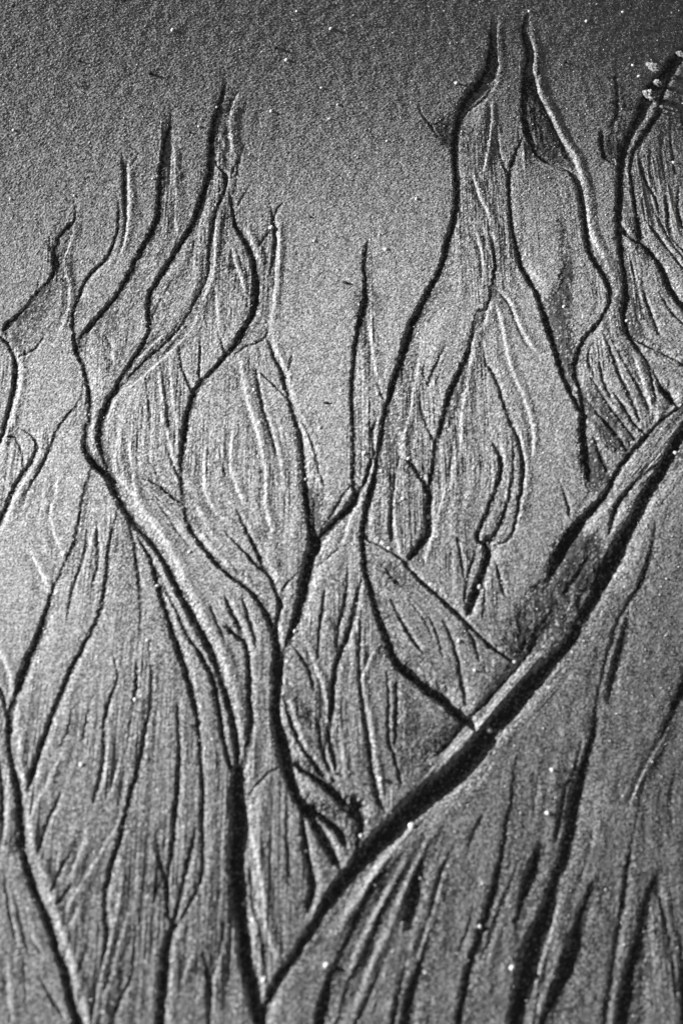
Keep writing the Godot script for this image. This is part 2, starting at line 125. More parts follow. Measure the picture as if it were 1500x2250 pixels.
	[4.2, "long soft rill in the lower left", [-135.3, 106.7, 1, -132.1, 132.7, 1.9, -131.2, 147.6, 2.5, -131.9, 162.2, 2.5, -134.2, 179.1, 2.5, -135.5, 193.2, 2.5, -137.6, 209.5, 2.7, -140.6, 224.2, 3, -143.8, 244.3, 3.6, -146.3, 260.7, 3.6, -149.3, 273.7, 3.8, -151.4, 286.4, 3.5, -152.5, 299, 3.2, -151.7, 311.4, 2.9, -150, 323.5, 2.6, -150.5, 337.1, 2, -152.6, 353.5, 1.7, -154.9, 368.2, 2, -156, 385.5, 2, -159.7, 446, 1.3]],
	[2.8, "", [-161.1, 111.6, 1, -156.6, 128.3, 1.9, -155.9, 137.4, 1.9, -160.1, 153.4, 2.5, -162.2, 167, 2.5, -162, 181.5, 1.9, -160.6, 199.2, 1.8, -162.4, 216.5, 1.8, -164.9, 231.2, 1.5]],
	[2.8, "", [-184.6, 160.5, 0.9, -187, 178.8, 1.6, -192.1, 191.3, 1.5]],
	[2.8, "", [-172.7, 153.2, 1.3, -175.2, 171.6, 1.9, -176.2, 186.1, 1.5]],
	[2.7, "", [-187.1, 226.2, 1.2, -192.5, 242.5, 2.1, -195.5, 252.5, 2.1, -198.4, 266.3, 2.1]],
	[3.3, "", [-112.7, 157.6, 1.6, -110, 193.1, 2.5, -110.1, 210.3, 3.1, -110.1, 227.2, 3.3, -111.1, 243.8, 3.3, -111.2, 260.1, 3, -112, 273.9, 2.7, -112.8, 287.9, 2.6, -112.9, 297.3, 2.6]],
	[2.9, "", [-122, 253.8, 0.9, -119.6, 270.9, 2.1, -115.3, 284.8, 2.9, -113.3, 296, 2.9, -111.8, 308.4, 2.3, -109.6, 317.2, 2.3]],
	[5.8, "rill running off the bottom edge left of centre", [-96.1, 250.1, 1.2, -97.8, 259.9, 2.1, -101, 275.9, 2.7, -103.2, 291.7, 2.6, -106.3, 307.3, 2.9, -108.6, 319.6, 3.8, -111.1, 327.9, 4.3, -112.3, 337.8, 5.2, -112.4, 352.7, 5.7, -113.1, 367.3, 5.4, -113.4, 384.6, 5.6, -114.3, 445.6, 3.8]],
	[3.2, "", [-286.4, 46.4, 1.2, -241.7, 132.1, 1.6, -237.5, 140.1, 2.2, -232.6, 154.5, 2.9, -228.7, 169, 2.2]],
	[5.9, "dark rill slanting down the lower left corner", [-227.6, 178.3, 3.7, -225, 192.9, 3.1, -219.9, 210.7, 4, -215.5, 226.3, 5.2, -212.7, 244.9, 5.1, -209.6, 261.5, 5, -206.5, 274.4, 5, -201, 289.4, 5.6, -193.7, 304.9, 5.2, -186.6, 320.2, 4.9, -180.7, 336.2, 4.9, -174.7, 350.1, 5.1, -170.7, 364.7, 4.8, -165, 381.3, 5.6, -161.5, 394.1, 5.6, -145.6, 453.2, 3.8]],
	[2.4, "", [-231, 200, 1.8, -227, 221.1, 2.4, -224.7, 245, 2.4]],
	[2.6, "", [-177.4, 269.3, 1.2, -182.4, 280.6, 2.4, -187, 294.9, 1.8]],
	[2.9, "", [-175.8, 293.1, 2.3, -182.2, 303.2, 2]],
	[2.6, "", [-161.7, 332.8, 1.1, -165.4, 349.3, 1.4]],
	[2.6, "", [-131.8, 318.6, 1.2, -131.8, 338.2, 1.7, -132.7, 353.1, 2, -138.6, 367, 2, -143.3, 382.3, 2, -160.9, 440, 1.3]],
	[2.8, "", [-87.7, 335.7, 1.4, -84.2, 352, 2.6, -82.8, 366.6, 2.3, -82.8, 381.1, 1.7, -83, 442.4, 1.2]],
	[2.6, "", [-75.9, 315.8, 1.5, -77.4, 331.9, 1.7, -80.6, 349, 1.4]],
	[2.9, "", [-202.4, 309.1, 0.6, -198.6, 321.3, 1.2, -193.9, 331.9, 1.1, -190, 337.8, 0.9]],
	[3.5, "", [-219.5, 277.8, 0.6, -215.8, 296.8, 1.2, -211, 315.4, 1.4, -205.8, 333.6, 1.1]],
	[3.5, "", [-211.1, 296.7, 0.6, -204.7, 318.4, 1.2, -198.7, 336.5, 1.1]],
	[2.8, "", [-200.4, 339.5, 0.6, -198.8, 354.3, 1.1, -197.2, 368.9, 0.8]],
	[3.4, "", [-212.7, 333.7, 0.6, -209.3, 354.5, 1.1, -205.4, 380.6, 1.1]],
	[3.4, "", [-188.6, 354.1, 0.6, -182, 365.7, 1.4, -174, 377.2, 1.4]],
	[11.1, "wide black channel standing in the bottom centre", [-70.2, 206.4, 6.7, -70.8, 226.5, 10.9, -69.2, 248.5, 11.4, -70.4, 269.8, 10.7, -68.5, 290.9, 10.6, -66.6, 306.4, 9.9, -64.1, 321.6, 8.4, -62.3, 336.6, 8.4, -59, 351.4, 9.2, -55.5, 365.9, 7.4, -53.5, 377.5, 5.1]],
	[3.2, "", [-60.1, 276.5, 1.5, -57.8, 295.9, 3.2, -55.7, 309.8, 2.6]],
	[2.6, "", [-52.7, 315.2, 1.2, -50.3, 331.2, 2.3, -47.9, 347.5, 2.6]],
	[2.3, "", [-73.2, 291, 1.5, -71, 315.7, 1.7, -71.3, 351.7, 1.4]],
	[4.2, "", [-36.6, 222.5, 1.2, -36, 258.4, 1.8, -34.8, 280.6, 1.8]],
	[5.1, "dark rill left of the three short ones that end at the diagonal channel", [-27.3, 231.5, 1.8, -25.6, 247.4, 3.3, -24, 263.5, 4.5, -20.8, 279.2, 4.5, -19.8, 291.7, 5, -22.4, 302.6, 4.1]],
	[6.3, "short rill in the middle of the three that end at the diagonal channel", [-23.3, 238.6, 3.6, -16, 249.1, 5.7, -11.1, 258.6, 6.3, -4.5, 271.1, 5.4]],
	[7.3, "", [-27.6, 204.6, 5.5, -15.3, 212.6, 7.3, -4.6, 224, 7.3, 3.6, 233.9, 6.1, 10.9, 241.5, 4.5]],
	[6.6, "", [-18.2, 234.5, 4.2, -10, 241.5, 6.4, -3, 248.4, 6.6, 0.9, 257.9, 3.6]],
	[7.3, "black hollow with a short tail above the diagonal channel", [8.5, 229.5, 4.9, 11.5, 233.7, 7.3, 13, 239.2, 4.9, 12.1, 247.3, 3.9, 10.5, 257, 2.7, 9.6, 265, 1.8]],
	[4.4, "", [-80.4, 96.1, 3.9, -69.5, 105.4, 4.5, -66, 115.2, 3.8, -64.2, 133.6, 3.8, -63.7, 153, 4.1, -62.9, 169.3, 4.4, -64, 186.8, 4, -66, 201.2, 3.4]],
	[2.9, "", [-70.6, 68.5, 1.3, -66.9, 84, 2.6, -62.6, 98.5, 2.9, -60.1, 109.4, 2.2]],
	[3.9, "", [-82.2, 71.9, 2.6, -74.1, 90.2, 3.9, -68.9, 102.8, 3.5]],
	[2.9, "", [-93.1, 77.2, 1.3, -88, 90.9, 1.6, -83.4, 102.5, 1.6]],
	[2.9, "", [-34.2, 109, 1, -27.7, 120.7, 2.5, -23.1, 130.1, 2.5, -18.9, 145.1, 1.6]],
	[3.4, "", [-39.6, 150.5, 2.2, -34.2, 171.5, 2.5, -26.6, 188.6, 2.8, -19.4, 199.3, 3.1, -12.3, 208.6, 3.4]],
	[2.8, "", [-16.5, 167.8, 1.2, -13.3, 189.4, 2.8, -9.2, 202.8, 2.5, -2.4, 218.3, 1.8]],
	[3.2, "", [-12, 66, 1.3, -13.9, 82.8, 2.3, -15.7, 97.5, 2.2, -16, 107.4, 1.9, -16.9, 120.1, 1.3]],
	[3.2, "", [4.3, 47.6, 1.3, 3.2, 69.8, 2.3, -1.6, 91.8, 2.3, -3.5, 112.9, 2.2]],
	[4.4, "dark rill right of the centre trunk in the lower half", [15.3, 54.4, 1.3, 10.7, 71, 2.6, 7.4, 89.4, 3.9, 1, 110, 4.2, -4.1, 125.5, 4.1, -6.3, 142.2, 4.4, -7.2, 159.7, 3.8, -9.3, 178, 2.8, -11.4, 191.7, 1.5]],
	[3.7, "", [14.5, 82.2, 1.3, 12.8, 104, 2.2, 12.1, 121.9, 2.2, 12.6, 139.6, 2.2, 13.8, 153.5, 2.2, 15.6, 170.7, 2.5, 17.7, 185.3, 2.8, 19.4, 202.1, 3.1, 21.4, 215.3, 3.4, 24.4, 228, 3.7, 26.8, 231.9, 2.4]],
	[3.4, "", [-8.4, 179.7, 1.9, -6.2, 194, 3.4, -4, 205, 2.5]],
	[2.8, "", [-43, 204.9, 0.9, -51.1, 210.4, 1.5, -60.9, 223, 1.8]],
	[4, "", [-77.3, -8.5, 1, -71.1, 7.9, 3, -62.9, 25.7, 3.7, -56.8, 43, 3.6, -48.9, 59, 3.3, -44.4, 75.2, 3.2]],
	[2.8, "", [-67.2, -148, 1.1, -64.1, -122.1, 2.5, -59.7, -97.4, 2.8, -54.1, -78.7, 2.8, -48.5, -54.4, 1.7]],
	[2.8, "", [-64, -134, 0.7, -52.5, -120.9, 1.8, -44.2, -109.8, 1.4]],
	[3, "", [-84, 13, 1.3, -72.9, 26.2, 2.3, -62.5, 40.4, 2.6, -55.1, 49, 2]],
	[3, "", [-83.2, 34.4, 1.3, -74.5, 47.6, 2]],
	[4.2, "", [-152.8, -44.8, 1.4, -139.2, -38.9, 2.8, -130.4, -29.5, 3.1, -120.3, -19.2, 2.8]],
	[2.8, "", [-139.3, -22, 1, -128.9, -19.6, 1.4, -119, -15.3, 1.4]],
	[2.8, "", [-172.7, -91.8, 1.1, -170.9, -64, 2.2, -166.2, -46.4, 1.8, -160.8, -32.9, 1.1]],
	[2.8, "", [-143.3, -73.3, 1.1, -139.7, -47.5, 1.8]],
	[2.8, "", [-134.2, -74.3, 1.1, -126, -51.4, 1.8, -121.3, -41.1, 1.7]],
	[2.8, "", [-93, -67.4, 1.1, -87.6, -41.7, 1.7]],
	[2.7, "", [-136.8, -19.6, 0.7, -126.9, -2.7, 1.4, -116.9, 13.6, 1.4, -110.3, 24.4, 1]],
	[2.9, "", [-152.7, -138.4, 0.7, -148.6, -107.7, 1.8, -146.7, -90.6, 1.1]],
	[2.9, "", [-141.3, -148.7, 0.7, -137.8, -127.4, 1.8, -132.5, -91, 1.4]],
	[2.9, "", [-127.5, -164.8, 1.1, -124.1, -142.6, 2.2, -117.3, -125, 2.5, -114.5, -116.2, 2.2]],
	[2.9, "", [-110.8, -171.5, 1.1, -110.5, -133.9, 2.2]],
	[2.9, "", [-96.5, -173.5, 1.1, -91.3, -156, 2.2]],
	[3, "", [-187.6, -181.4, 1.1, -180.6, -166.8, 1.5]],
	[-7.3, "thin dark rill starting below the diagonal channel at the right", [227.1, 15.2, 1.3, 223.8, 31, 2.6, 217.4, 50.7, 4.6, 210.9, 65.5, 3.9, 201.3, 79.3, 3.2, 194.8, 90.9, 2.9, 190.2, 104.5, 3.2, 185.1, 119, 2.6, 181.2, 132.5, 2.2, 177.5, 145.9, 2.2]],
	[-9.8, "", [202.9, 85, 3.2, 196.4, 107.7, 5.5, 191.4, 122.2, 6.1, 187.4, 135.6, 5.5, 185.1, 147.3, 3.2]],
	[-21.6, "widest dark streak of the lower right", [175.8, 154.3, 1.9, 173.6, 170.2, 4.1, 169.7, 181.6, 4.8, 165.8, 194.9, 6, 159.8, 211.4, 8.8, 156.2, 224.5, 10.6, 154.1, 235.3, 9.3, 150, 251.4, 8, 145.2, 266.6, 7.1, 139, 283.5, 6.7, 133.3, 299.3, 7.9, 127.5, 311.9, 11.4, 121.7, 325.3, 13.1, 118, 340.5, 12.4, 113.4, 355.6, 11.8, 109.6, 373.4, 11.1, 106.6, 387.1, 11, 93.3, 448.4, 7.5]],
	[-4.5, "", [164.8, 179.5, 1.3, 158.3, 200.4, 2.2, 152.3, 211.7, 2.8, 148.3, 228.1, 2.8, 142.7, 250.2, 1.9]],
	[-9.6, "dark streak running off the bottom edge right of centre", [118.9, 192.8, 1.3, 116.3, 210, 1.9, 114.1, 224.1, 2.8, 110.7, 238.1, 3.4, 106.9, 256.5, 3.4, 103.2, 272.5, 4.6, 98.5, 289.3, 5.1, 92.8, 306.3, 5.4, 87.4, 321.8, 5.6, 81.8, 337.1, 5.6, 78.4, 352.1, 5.6, 73.6, 373.7, 5.8, 70.8, 388.3, 5.8, 59.2, 449.4, 3.9]],
	[-4.3, "", [117.7, 265.6, 1.2, 108.5, 288, 2.1, 100.8, 305.9, 2.7, 95.1, 321.5, 2.7, 90.9, 332.2, 1.5]],
	[-14.6, "short spindle shaped dark streak in the lower right", [129.7, 258.1, 4.3, 125.7, 271.6, 9.2, 120.9, 282.1, 7.6, 117.2, 294.8, 4.2, 112.6, 311, 2.4]],
	[-18.1, "broad soft dark streak at the bottom right", [165.4, 280.7, 3.1, 159.7, 292.9, 4.9, 153.8, 308.6, 6.4, 149.8, 324.1, 10.8, 144.9, 336.4, 11.3, 137, 353.8, 10.4, 129.5, 371.8, 9.4, 124.9, 385, 8.7, 104.4, 445.3, 5.9]],
	[-4.2, "", [138.2, 319.1, 1.5, 132.2, 335.1, 2.4, 126, 355.1, 2.7, 121.7, 375, 2.6, 108.3, 437.1, 1.8]],
	[-5.3, "thin dark streak between the broad ones at the bottom right", [195, 249.3, 1.9, 190.4, 265.4, 3.4, 187, 281.3, 3.4, 183.7, 297, 3.1, 179.1, 317.9, 2.7, 174.8, 335.1, 2.7, 171.9, 349.4, 2.7, 167.1, 370.4, 3.2, 164.3, 385.1, 3.2, 152.2, 447.3, 2.2]],
	[-16.9, "soft dark streak nearest the bottom right corner", [208.5, 274, 3.1, 200.8, 289.1, 4.6, 196.6, 303.6, 5.2, 192.2, 320.4, 7.6, 186.6, 337.7, 9.3, 182.4, 352.9, 10.5, 177.7, 370, 9.5, 174.5, 384.7, 8.8, 160.9, 446.9, 6]],
	[-3.9, "", [208.1, 272.4, 2.5, 210.7, 292.6, 2.2, 213.2, 308.9, 2.5, 214.9, 324.2, 2.1, 214.7, 339.4, 1.8, 215.6, 352.1, 1.5]],
	[-8.3, "", [220.6, 304.5, 1.5, 221.3, 320.8, 2.8, 220.5, 341.3, 3.9, 219.2, 363.8, 5.1, 217.9, 383.1, 5.1, 213.6, 445.9, 3.4]],
	[-10.3, "dark streak entering from the right edge", [283.6, 53, 4.2, 246.5, 120, 5.9, 239.1, 133.5, 6.5, 234.1, 143.6, 5.5, 228.8, 154.7, 4.2, 224.9, 164.7, 3.5, 217.3, 181.4, 1.9, 207.7, 200.4, 1.6, 199.4, 218.6, 0.9]],
	[-12.5, "", [36.1, 260.9, 1.8, 24.8, 279.6, 3, 14.8, 296.8, 3.3, 7.9, 314.3, 3.2, 0.9, 329.6, 3.2, -3.8, 340.9, 3.8, -8.7, 353.8, 6.3, -12.3, 367.7, 7.7, -14.8, 379.3, 7.7, -17, 390.8, 7.6, -28.4, 451, 5.2]],
	[-4.2, "", [44.7, 269.5, 1.5, 33.3, 290, 2.4, 21.8, 313.8, 2.7, 15.5, 331.3, 2.6, 8.4, 344.4, 2.6, 2.6, 358.4, 2.6, -2.6, 379, 2.6, -17.7, 439.2, 1.7]],
	[-14.4, "", [58.3, 255.3, 2.1, 51.9, 271.4, 5.4, 46.7, 287.3, 8.4, 44.5, 297.6, 8.9, 41.9, 309.1, 7.1]],
	[-3.2, "", [31.3, 327.7, 1.2, 23.2, 346, 1.7, 15.2, 363.9, 2, 8.6, 378.7, 2, -17.2, 435.5, 1.4]],
	[-14.6, "", [73.3, 259.5, 1.2, 65, 276.3, 2.7, 59.4, 297.1, 2.4, 56.8, 315.6, 2.4, 52.6, 330.9, 3.2, 48.6, 343.1, 5, 43.3, 357.2, 8.1, 40.1, 374.8, 8.9, 38.2, 389.3, 8.9, 29.8, 450.4, 6]],
	[-6, "", [43.9, 325.8, 1.2, 38.6, 348.5, 2.3, 33.6, 368.3, 3.7, 31.4, 380.9, 3.7, 20.7, 442.1, 2.5]],
	[-3.9, "", [93.6, 236.3, 1.8, 88, 246.8, 2.4, 84.3, 256.2, 1.5]],
	[-3.5, "", [105.9, 181.7, 1.6, 99, 198.5, 2.2]],
	[-3, "", [86.2, 298.2, 0.9, 79.5, 319.9, 1.5, 73.1, 335.3, 1.2]],
	[-3.1, "", [168.1, 244.2, 0.9, 162, 266.7, 1.5, 156.6, 279.6, 1.2]],
	[-3.8, "", [208.9, 197.1, 1, 200.4, 226.6, 1.6, 195.9, 246.1, 1.3]],
	[-3.8, "", [227.8, 199.3, 1, 223, 219, 1.6, 224, 238.2, 1.3]],
	[-4.4, "", [140.3, 183.8, 0.9, 132.7, 210.3, 1.2, 128.3, 236.4, 1.2]],
]
const BANKS := [
	[1.9, 6.5, [-215.4, -285.9, -218.6, -266.1, -223.1, -250.6, -222.6, -241.5, -218.6, -228.2, -217.5, -212.3, -220.4, -196.7, -226.9, -181.5]],
	[3.7, 6, [-263.5, -179.7, -255.3, -161.9, -253.9, -141.6, -256.9, -119.5, -260.9, -101.3, -264.6, -82.8]],
	[1.9, 6.5, [-174.7, -335.9, -173.9, -316.7, -172.7, -295.8, -173.1, -279.2, -174.7, -262.8, -178.8, -247.5]],
	[4.9, 7.8, [-159.2, -36.2, -148.1, -13.2, -138, 0.4, -126.6, 21, -116.4, 43.4, -106.6, 68, -97.8, 89.4, -90.8, 102.3, -82.7, 120.1, -77.6, 139.7, -71.8, 163.7, -67.4, 186.8, -66, 202.9]],
	[2.1, 7.5, [-171, -93.7, -172.3, -64.2, -164.6, -44, -157.8, -30.5]],
	[1.5, 8.9, [-139.8, -361, -137.8, -347.6, -135.9, -316.7, -134.3, -302.4, -134.7, -280.9, -131.2, -266.3]],
	[1.1, 3.9, [-140.8, -347.5, -139.4, -329.9, -138.6, -309.4]],
	[1.1, 3.9, [-128.9, -329.6, -133.6, -324.7, -135.3, -318.9]],
	[2.2, 8, [-99.7, -285.8, -102.1, -265.3, -101.4, -241, -104.4, -219.7, -111.8, -200.3, -117.2, -179.7, -125.1, -169.2, -141.4, -151.7, -157.3, -136.8, -171.1, -126, -177.7, -115.6, -181.2, -102.2]],
	[1.5, 5.1, [-138.8, -176.4, -150.3, -165.6, -160.8, -156.3]],
	[2.6, 9.2, [-87.9, -404.5, -92, -388.6, -91.7, -363.4, -89, -343.4]],
	[1.5, 5.3, [-100, -363.8, -97.6, -356, -95.1, -346.8]],
	[3.3, 5.2, [-82.1, -278, -70.6, -257.2, -65.5, -237.4, -63.8, -210.9, -65.2, -190.9, -72.5, -176.8]],
	[3.3, 5.2, [-52.3, -279.4, -50.4, -252, -51.7, -222.1, -53.1, -198.7, -55.9, -171]],
	[1.5, 5.1, [-89, -259.1, -83.7, -235.7, -78.6, -220.6, -74.9, -203]],
	[2.1, 7.4, [-54.8, -169.6, -49.5, -151.9, -42.8, -132.7, -37.6, -112.1]],
	[2.4, 8.5, [-33.5, -88.4, -28.5, -74.5, -23.2, -58.3]],
	[2.6, 4.1, [-37.7, 67.8, -42.6, 86.6, -43.9, 99.6, -42.5, 108.9]],
	[1.8, 6.2, [20.8, -205.8, 26.7, -190.2, 22, -173.2, 23.2, -154.3, 25.5, -132.1, 27.7, -110.3]],
	[2.7, 4.3, [25, -46.1, 21.2, -28.3, 14.4, -8.9, 7.6, 3.6, 2.3, 24.3, -3.3, 32.9]],
	[2.1, 7.5, [140.7, -532, 138.1, -520.4, 137.2, -491.1, 137.9, -472, 131.2, -449.2]],
	[4.4, 7, [165.4, -524.3, 170.3, -502, 168.2, -479.7, 170.4, -456.5, 172.5, -445, 181, -417, 187.2, -392.4, 196.8, -365.8, 200.7, -334.6, 201.9, -304.9, 201.9, -272.7, 208.2, -241.6, 213.3, -219.6, 214.3, -199.8, 211, -180.2]],
	[1.6, 5.4, [130.1, -434, 126.6, -393.3, 121.9, -360.4, 116.8, -333.7]],
	[1.5, 5.2, [108.4, -340.7, 113.2, -311.4, 119.6, -289.9, 121.4, -273.8]],
	[1.4, 5, [107.7, -271.9, 111.7, -245.7, 112.9, -225.2, 111.8, -208.7]],
	[1.8, 6.4, [122.2, -266.9, 124.8, -245.8, 124.6, -228.6]],
	[2.1, 7.2, [117.4, -191.8, 111.7, -168.1, 102.6, -151.9, 99.1, -131, 95.5, -108.1, 91.4, -88.5, 89.6, -66.7, 88.9, -43.9]],
	[2, 6.9, [83.1, -40.2, 77.9, -21, 72, 0.7, 66.9, 19.4, 61.3, 37.8, 59.7, 50]],
	[2, 7, [41.4, -33.7, 39.4, -12.5, 38.8, 5.3, 40.5, 25.9, 44.8, 42.2]],
	[1.7, 6, [60.4, -136.8, 55.3, -108, 51.4, -83, 46.6, -62.8, 45, -47.9]],
	[1.7, 5.8, [118.2, -55.4, 120.5, -38.3, 118.2, -22.9]],
	[2, 7, [129.9, -69.6, 134.1, -52.2, 135.3, -26.1, 130.7, 2.7, 126, 21]],
	[1.3, 4.7, [139.6, -81.4, 142.9, -60.9, 140.8, -37.4]],
	[1.7, 6, [119.9, -191.7, 124.2, -164.7, 126.4, -139.6, 130.1, -117.2, 136.9, -95.3, 142.3, -67.8]],
	[1.4, 4.9, [122.7, -204.9, 132.5, -188.3, 137.2, -165.5, 145.3, -143.2, 152.6, -131]],
	[1.7, 6.7, [185.3, -72.3, 191.5, -49.9, 200.8, -38.1]],
	[1.4, 6.1, [221.8, -134.2, 226.2, -107.3, 230.9, -82, 233.4, -71.8]],
	[8.3, 8.3, [157.9, 85.7, 141.7, 107.6, 127.2, 124.6, 112.4, 144.6, 95.8, 166.4, 79.6, 182.6, 64.8, 199.7]],
	[4, 6.4, [-230.9, -78.3, -238, -62.1, -243.8, -48.5, -248.6, -33, -253.5, -13.7]],
	[1.8, 6.4, [-264.6, -64.7, -253.8, -47.6]],
	[2.1, 7.1, [-216.7, -60.1, -216.1, -36.7, -217.9, -19.5, -213.7, -1.6, -205.7, 20.9]],
	[2.4, 8.4, [-231.5, 10.8, -226.8, 22.2, -219.4, 36.8, -211.4, 54.6]],
	[1.7, 6.1, [-180.5, -9.5, -184.5, 5, -185.3, 15.6]],
	[1.3, 4.4, [-139, 138.9, -139.1, 161, -140.1, 179.1]],
	[2.4, 6.1, [-158.3, 181.5, -158.1, 200.2, -159, 216.5, -162.3, 233.5]],
	[1.8, 6.4, [-148.6, 187.2, -149.5, 204.7, -153.4, 223.3, -156.2, 234.5]],
	[2.1, 7.4, [-186.3, 187.1, -191, 202.7, -197.5, 221.1, -203.2, 234.8, -205.5, 248.2]],
	[3.2, 5.1, [-244, 101.7, -232.9, 125.7, -228.2, 143.1, -226.1, 160.8]],
	[3.4, 5.4, [-222.2, 148.3, -221.8, 168.4, -217.6, 192.9, -213.2, 214.2, -209.2, 226.3]],
	[3.7, 5.2, [-205.5, 244.9, -201.5, 264.7, -195, 280.7, -189, 292.4, -183.9, 307.9, -176.5, 327.1, -169.5, 344, -163.3, 361.6, -157.9, 378.3, -154.8, 391.1, -140.2, 450.6]],
	[2.4, 3.8, [-225.8, 199, -222.4, 222.2, -220.8, 245, -220.2, 268.1]],
	[2.1, 7.2, [-168.3, 256.8, -171.3, 271.8, -175.8, 289]],
	[2.1, 7.2, [-146.3, 246.7, -154.2, 261.8, -162.7, 280.3, -173.6, 301.5, -179.6, 314]],
	[1.4, 5.1, [-166.1, 301.4, -170.4, 313.2, -174.8, 324]],
	[1.4, 5, [-142.8, 282.2, -143.5, 302.9, -146, 323.5, -149.7, 341.6, -153.1, 361.4, -153.6, 379.7]],
	[1.7, 6, [-134.7, 303.9, -138.7, 319.4, -142.2, 337.6, -145, 355.4, -148, 366, -147.5, 382.4, -145.6, 443.5]],
	[1.8, 6.1, [-132.3, 281.3, -131.7, 295.5]],
	[1.7, 6, [-92.1, 326.8, -97, 345.5, -102.1, 360.3]],
	[1.7, 6, [-78.9, 332.5, -80.3, 357.8, -80.7, 378.1]],
	[1.4, 5, [-202.4, 312.2, -196.8, 325.9, -191.7, 334.9]],
	[1.4, 4.9, [-212.1, 336.7, -208.7, 357.4, -205.4, 380.6]],
	[2.6, 6.5, [-62.7, 232, -59.2, 253.5, -53.9, 274.8, -50.4, 295.7, -49.2, 314.2, -44.2, 329.2, -40.3, 339.6]],
	[2.5, 4, [-38.8, 141.6, -33.4, 162.1, -27, 180.7, -20, 198.7]],
	[2.8, 4.5, [-27.9, 101, -22.3, 113.5, -15.8, 132.6, -12.3, 143.3, -9.7, 159.7, -10.2, 178]],
	[2.5, 4, [24.9, 107.6, 18.1, 126.5, 14.8, 137.1, 17, 152.4, 20, 170.6, 22.9, 190.9, 24.9, 210.9, 28, 227.3]],
	[2.5, 3.9, [-0.9, 168.6, 0.9, 197.2, 3.4, 218.1]],
	[2.8, 4.4, [-82.1, -87.2, -83.3, -58, -81.8, -43.2, -77.6, -29.5, -71.3, -10.4]],
	[2.7, 6.9, [-78.9, -149.2, -74.6, -120.2, -67.6, -92, -60.7, -65.2, -56.3, -35.8, -56.1, -11.2, -52, 6.5, -49.7, 19.8]],
	[2, 6.9, [-53.9, 26.3, -52.3, 39.4, -43.5, 55.3]],
	[2.8, 4.2, [-68.4, -153.7, -63, -122, -58, -98.5, -51.6, -72.6, -46.8, -57.2, -44.1, -37.5, -41.4, -18.1]],
	[2.1, 7.5, [-139.3, -106.6, -133.3, -84.8, -124.8, -54.2]],
	[2.1, 7.5, [-128.2, -98.1, -125.3, -79.6, -123.8, -62.5]],
	[1.8, 6.2, [-163.2, -88.5, -158.6, -52.7, -152.5, -23.5]],
	[2.1, 7.2, [-104.7, -74.2, -102, -31.9, -95.4, -12.2, -86, 2.6]],
	[1.7, 6, [-109.3, -18.9, -101.7, -1.6, -89.8, 19.8]],
	[2.2, 4.4, [-100.5, -225, -98.4, -202.2, -96.3, -179]],
	[2.2, 7.6, [-134.4, -157.6, -131.7, -126.7, -126.1, -90.2]],
	[1.8, 6.3, [-143.2, -144.8, -136.9, -109.2]],
	[2.2, 7.7, [-181.2, -177.9, -179.1, -158.4, -172.2, -145.3]],
	[2.1, 7.3, [143.9, 288.6, 137.3, 312.4, 130.3, 331, 123.2, 353.4]],
	[1.6, 4.4, [229.8, 159.2, 216.2, 183.7, 201.7, 209.5, 194.1, 227.9]],
	[4.4, 5.9, [38.3, 256, 23, 275.6, 9.8, 297, -5, 316.8]],
	[4.4, 4.1, [44.2, 263.1, 31.8, 286.6, 20.9, 307.7, 10.8, 329.3, 3.8, 349.6]],
	[4.4, 4.1, [63.1, 243.3, 49.5, 269.9, 38.9, 293.2, 28.8, 318.1, 18.9, 338.7, 11.8, 358.8, 4.3, 375.9]],
	[2.7, 4.2, [69.7, 267.6, 60.8, 299.2, 53.4, 323, 47.1, 341.3]],
]
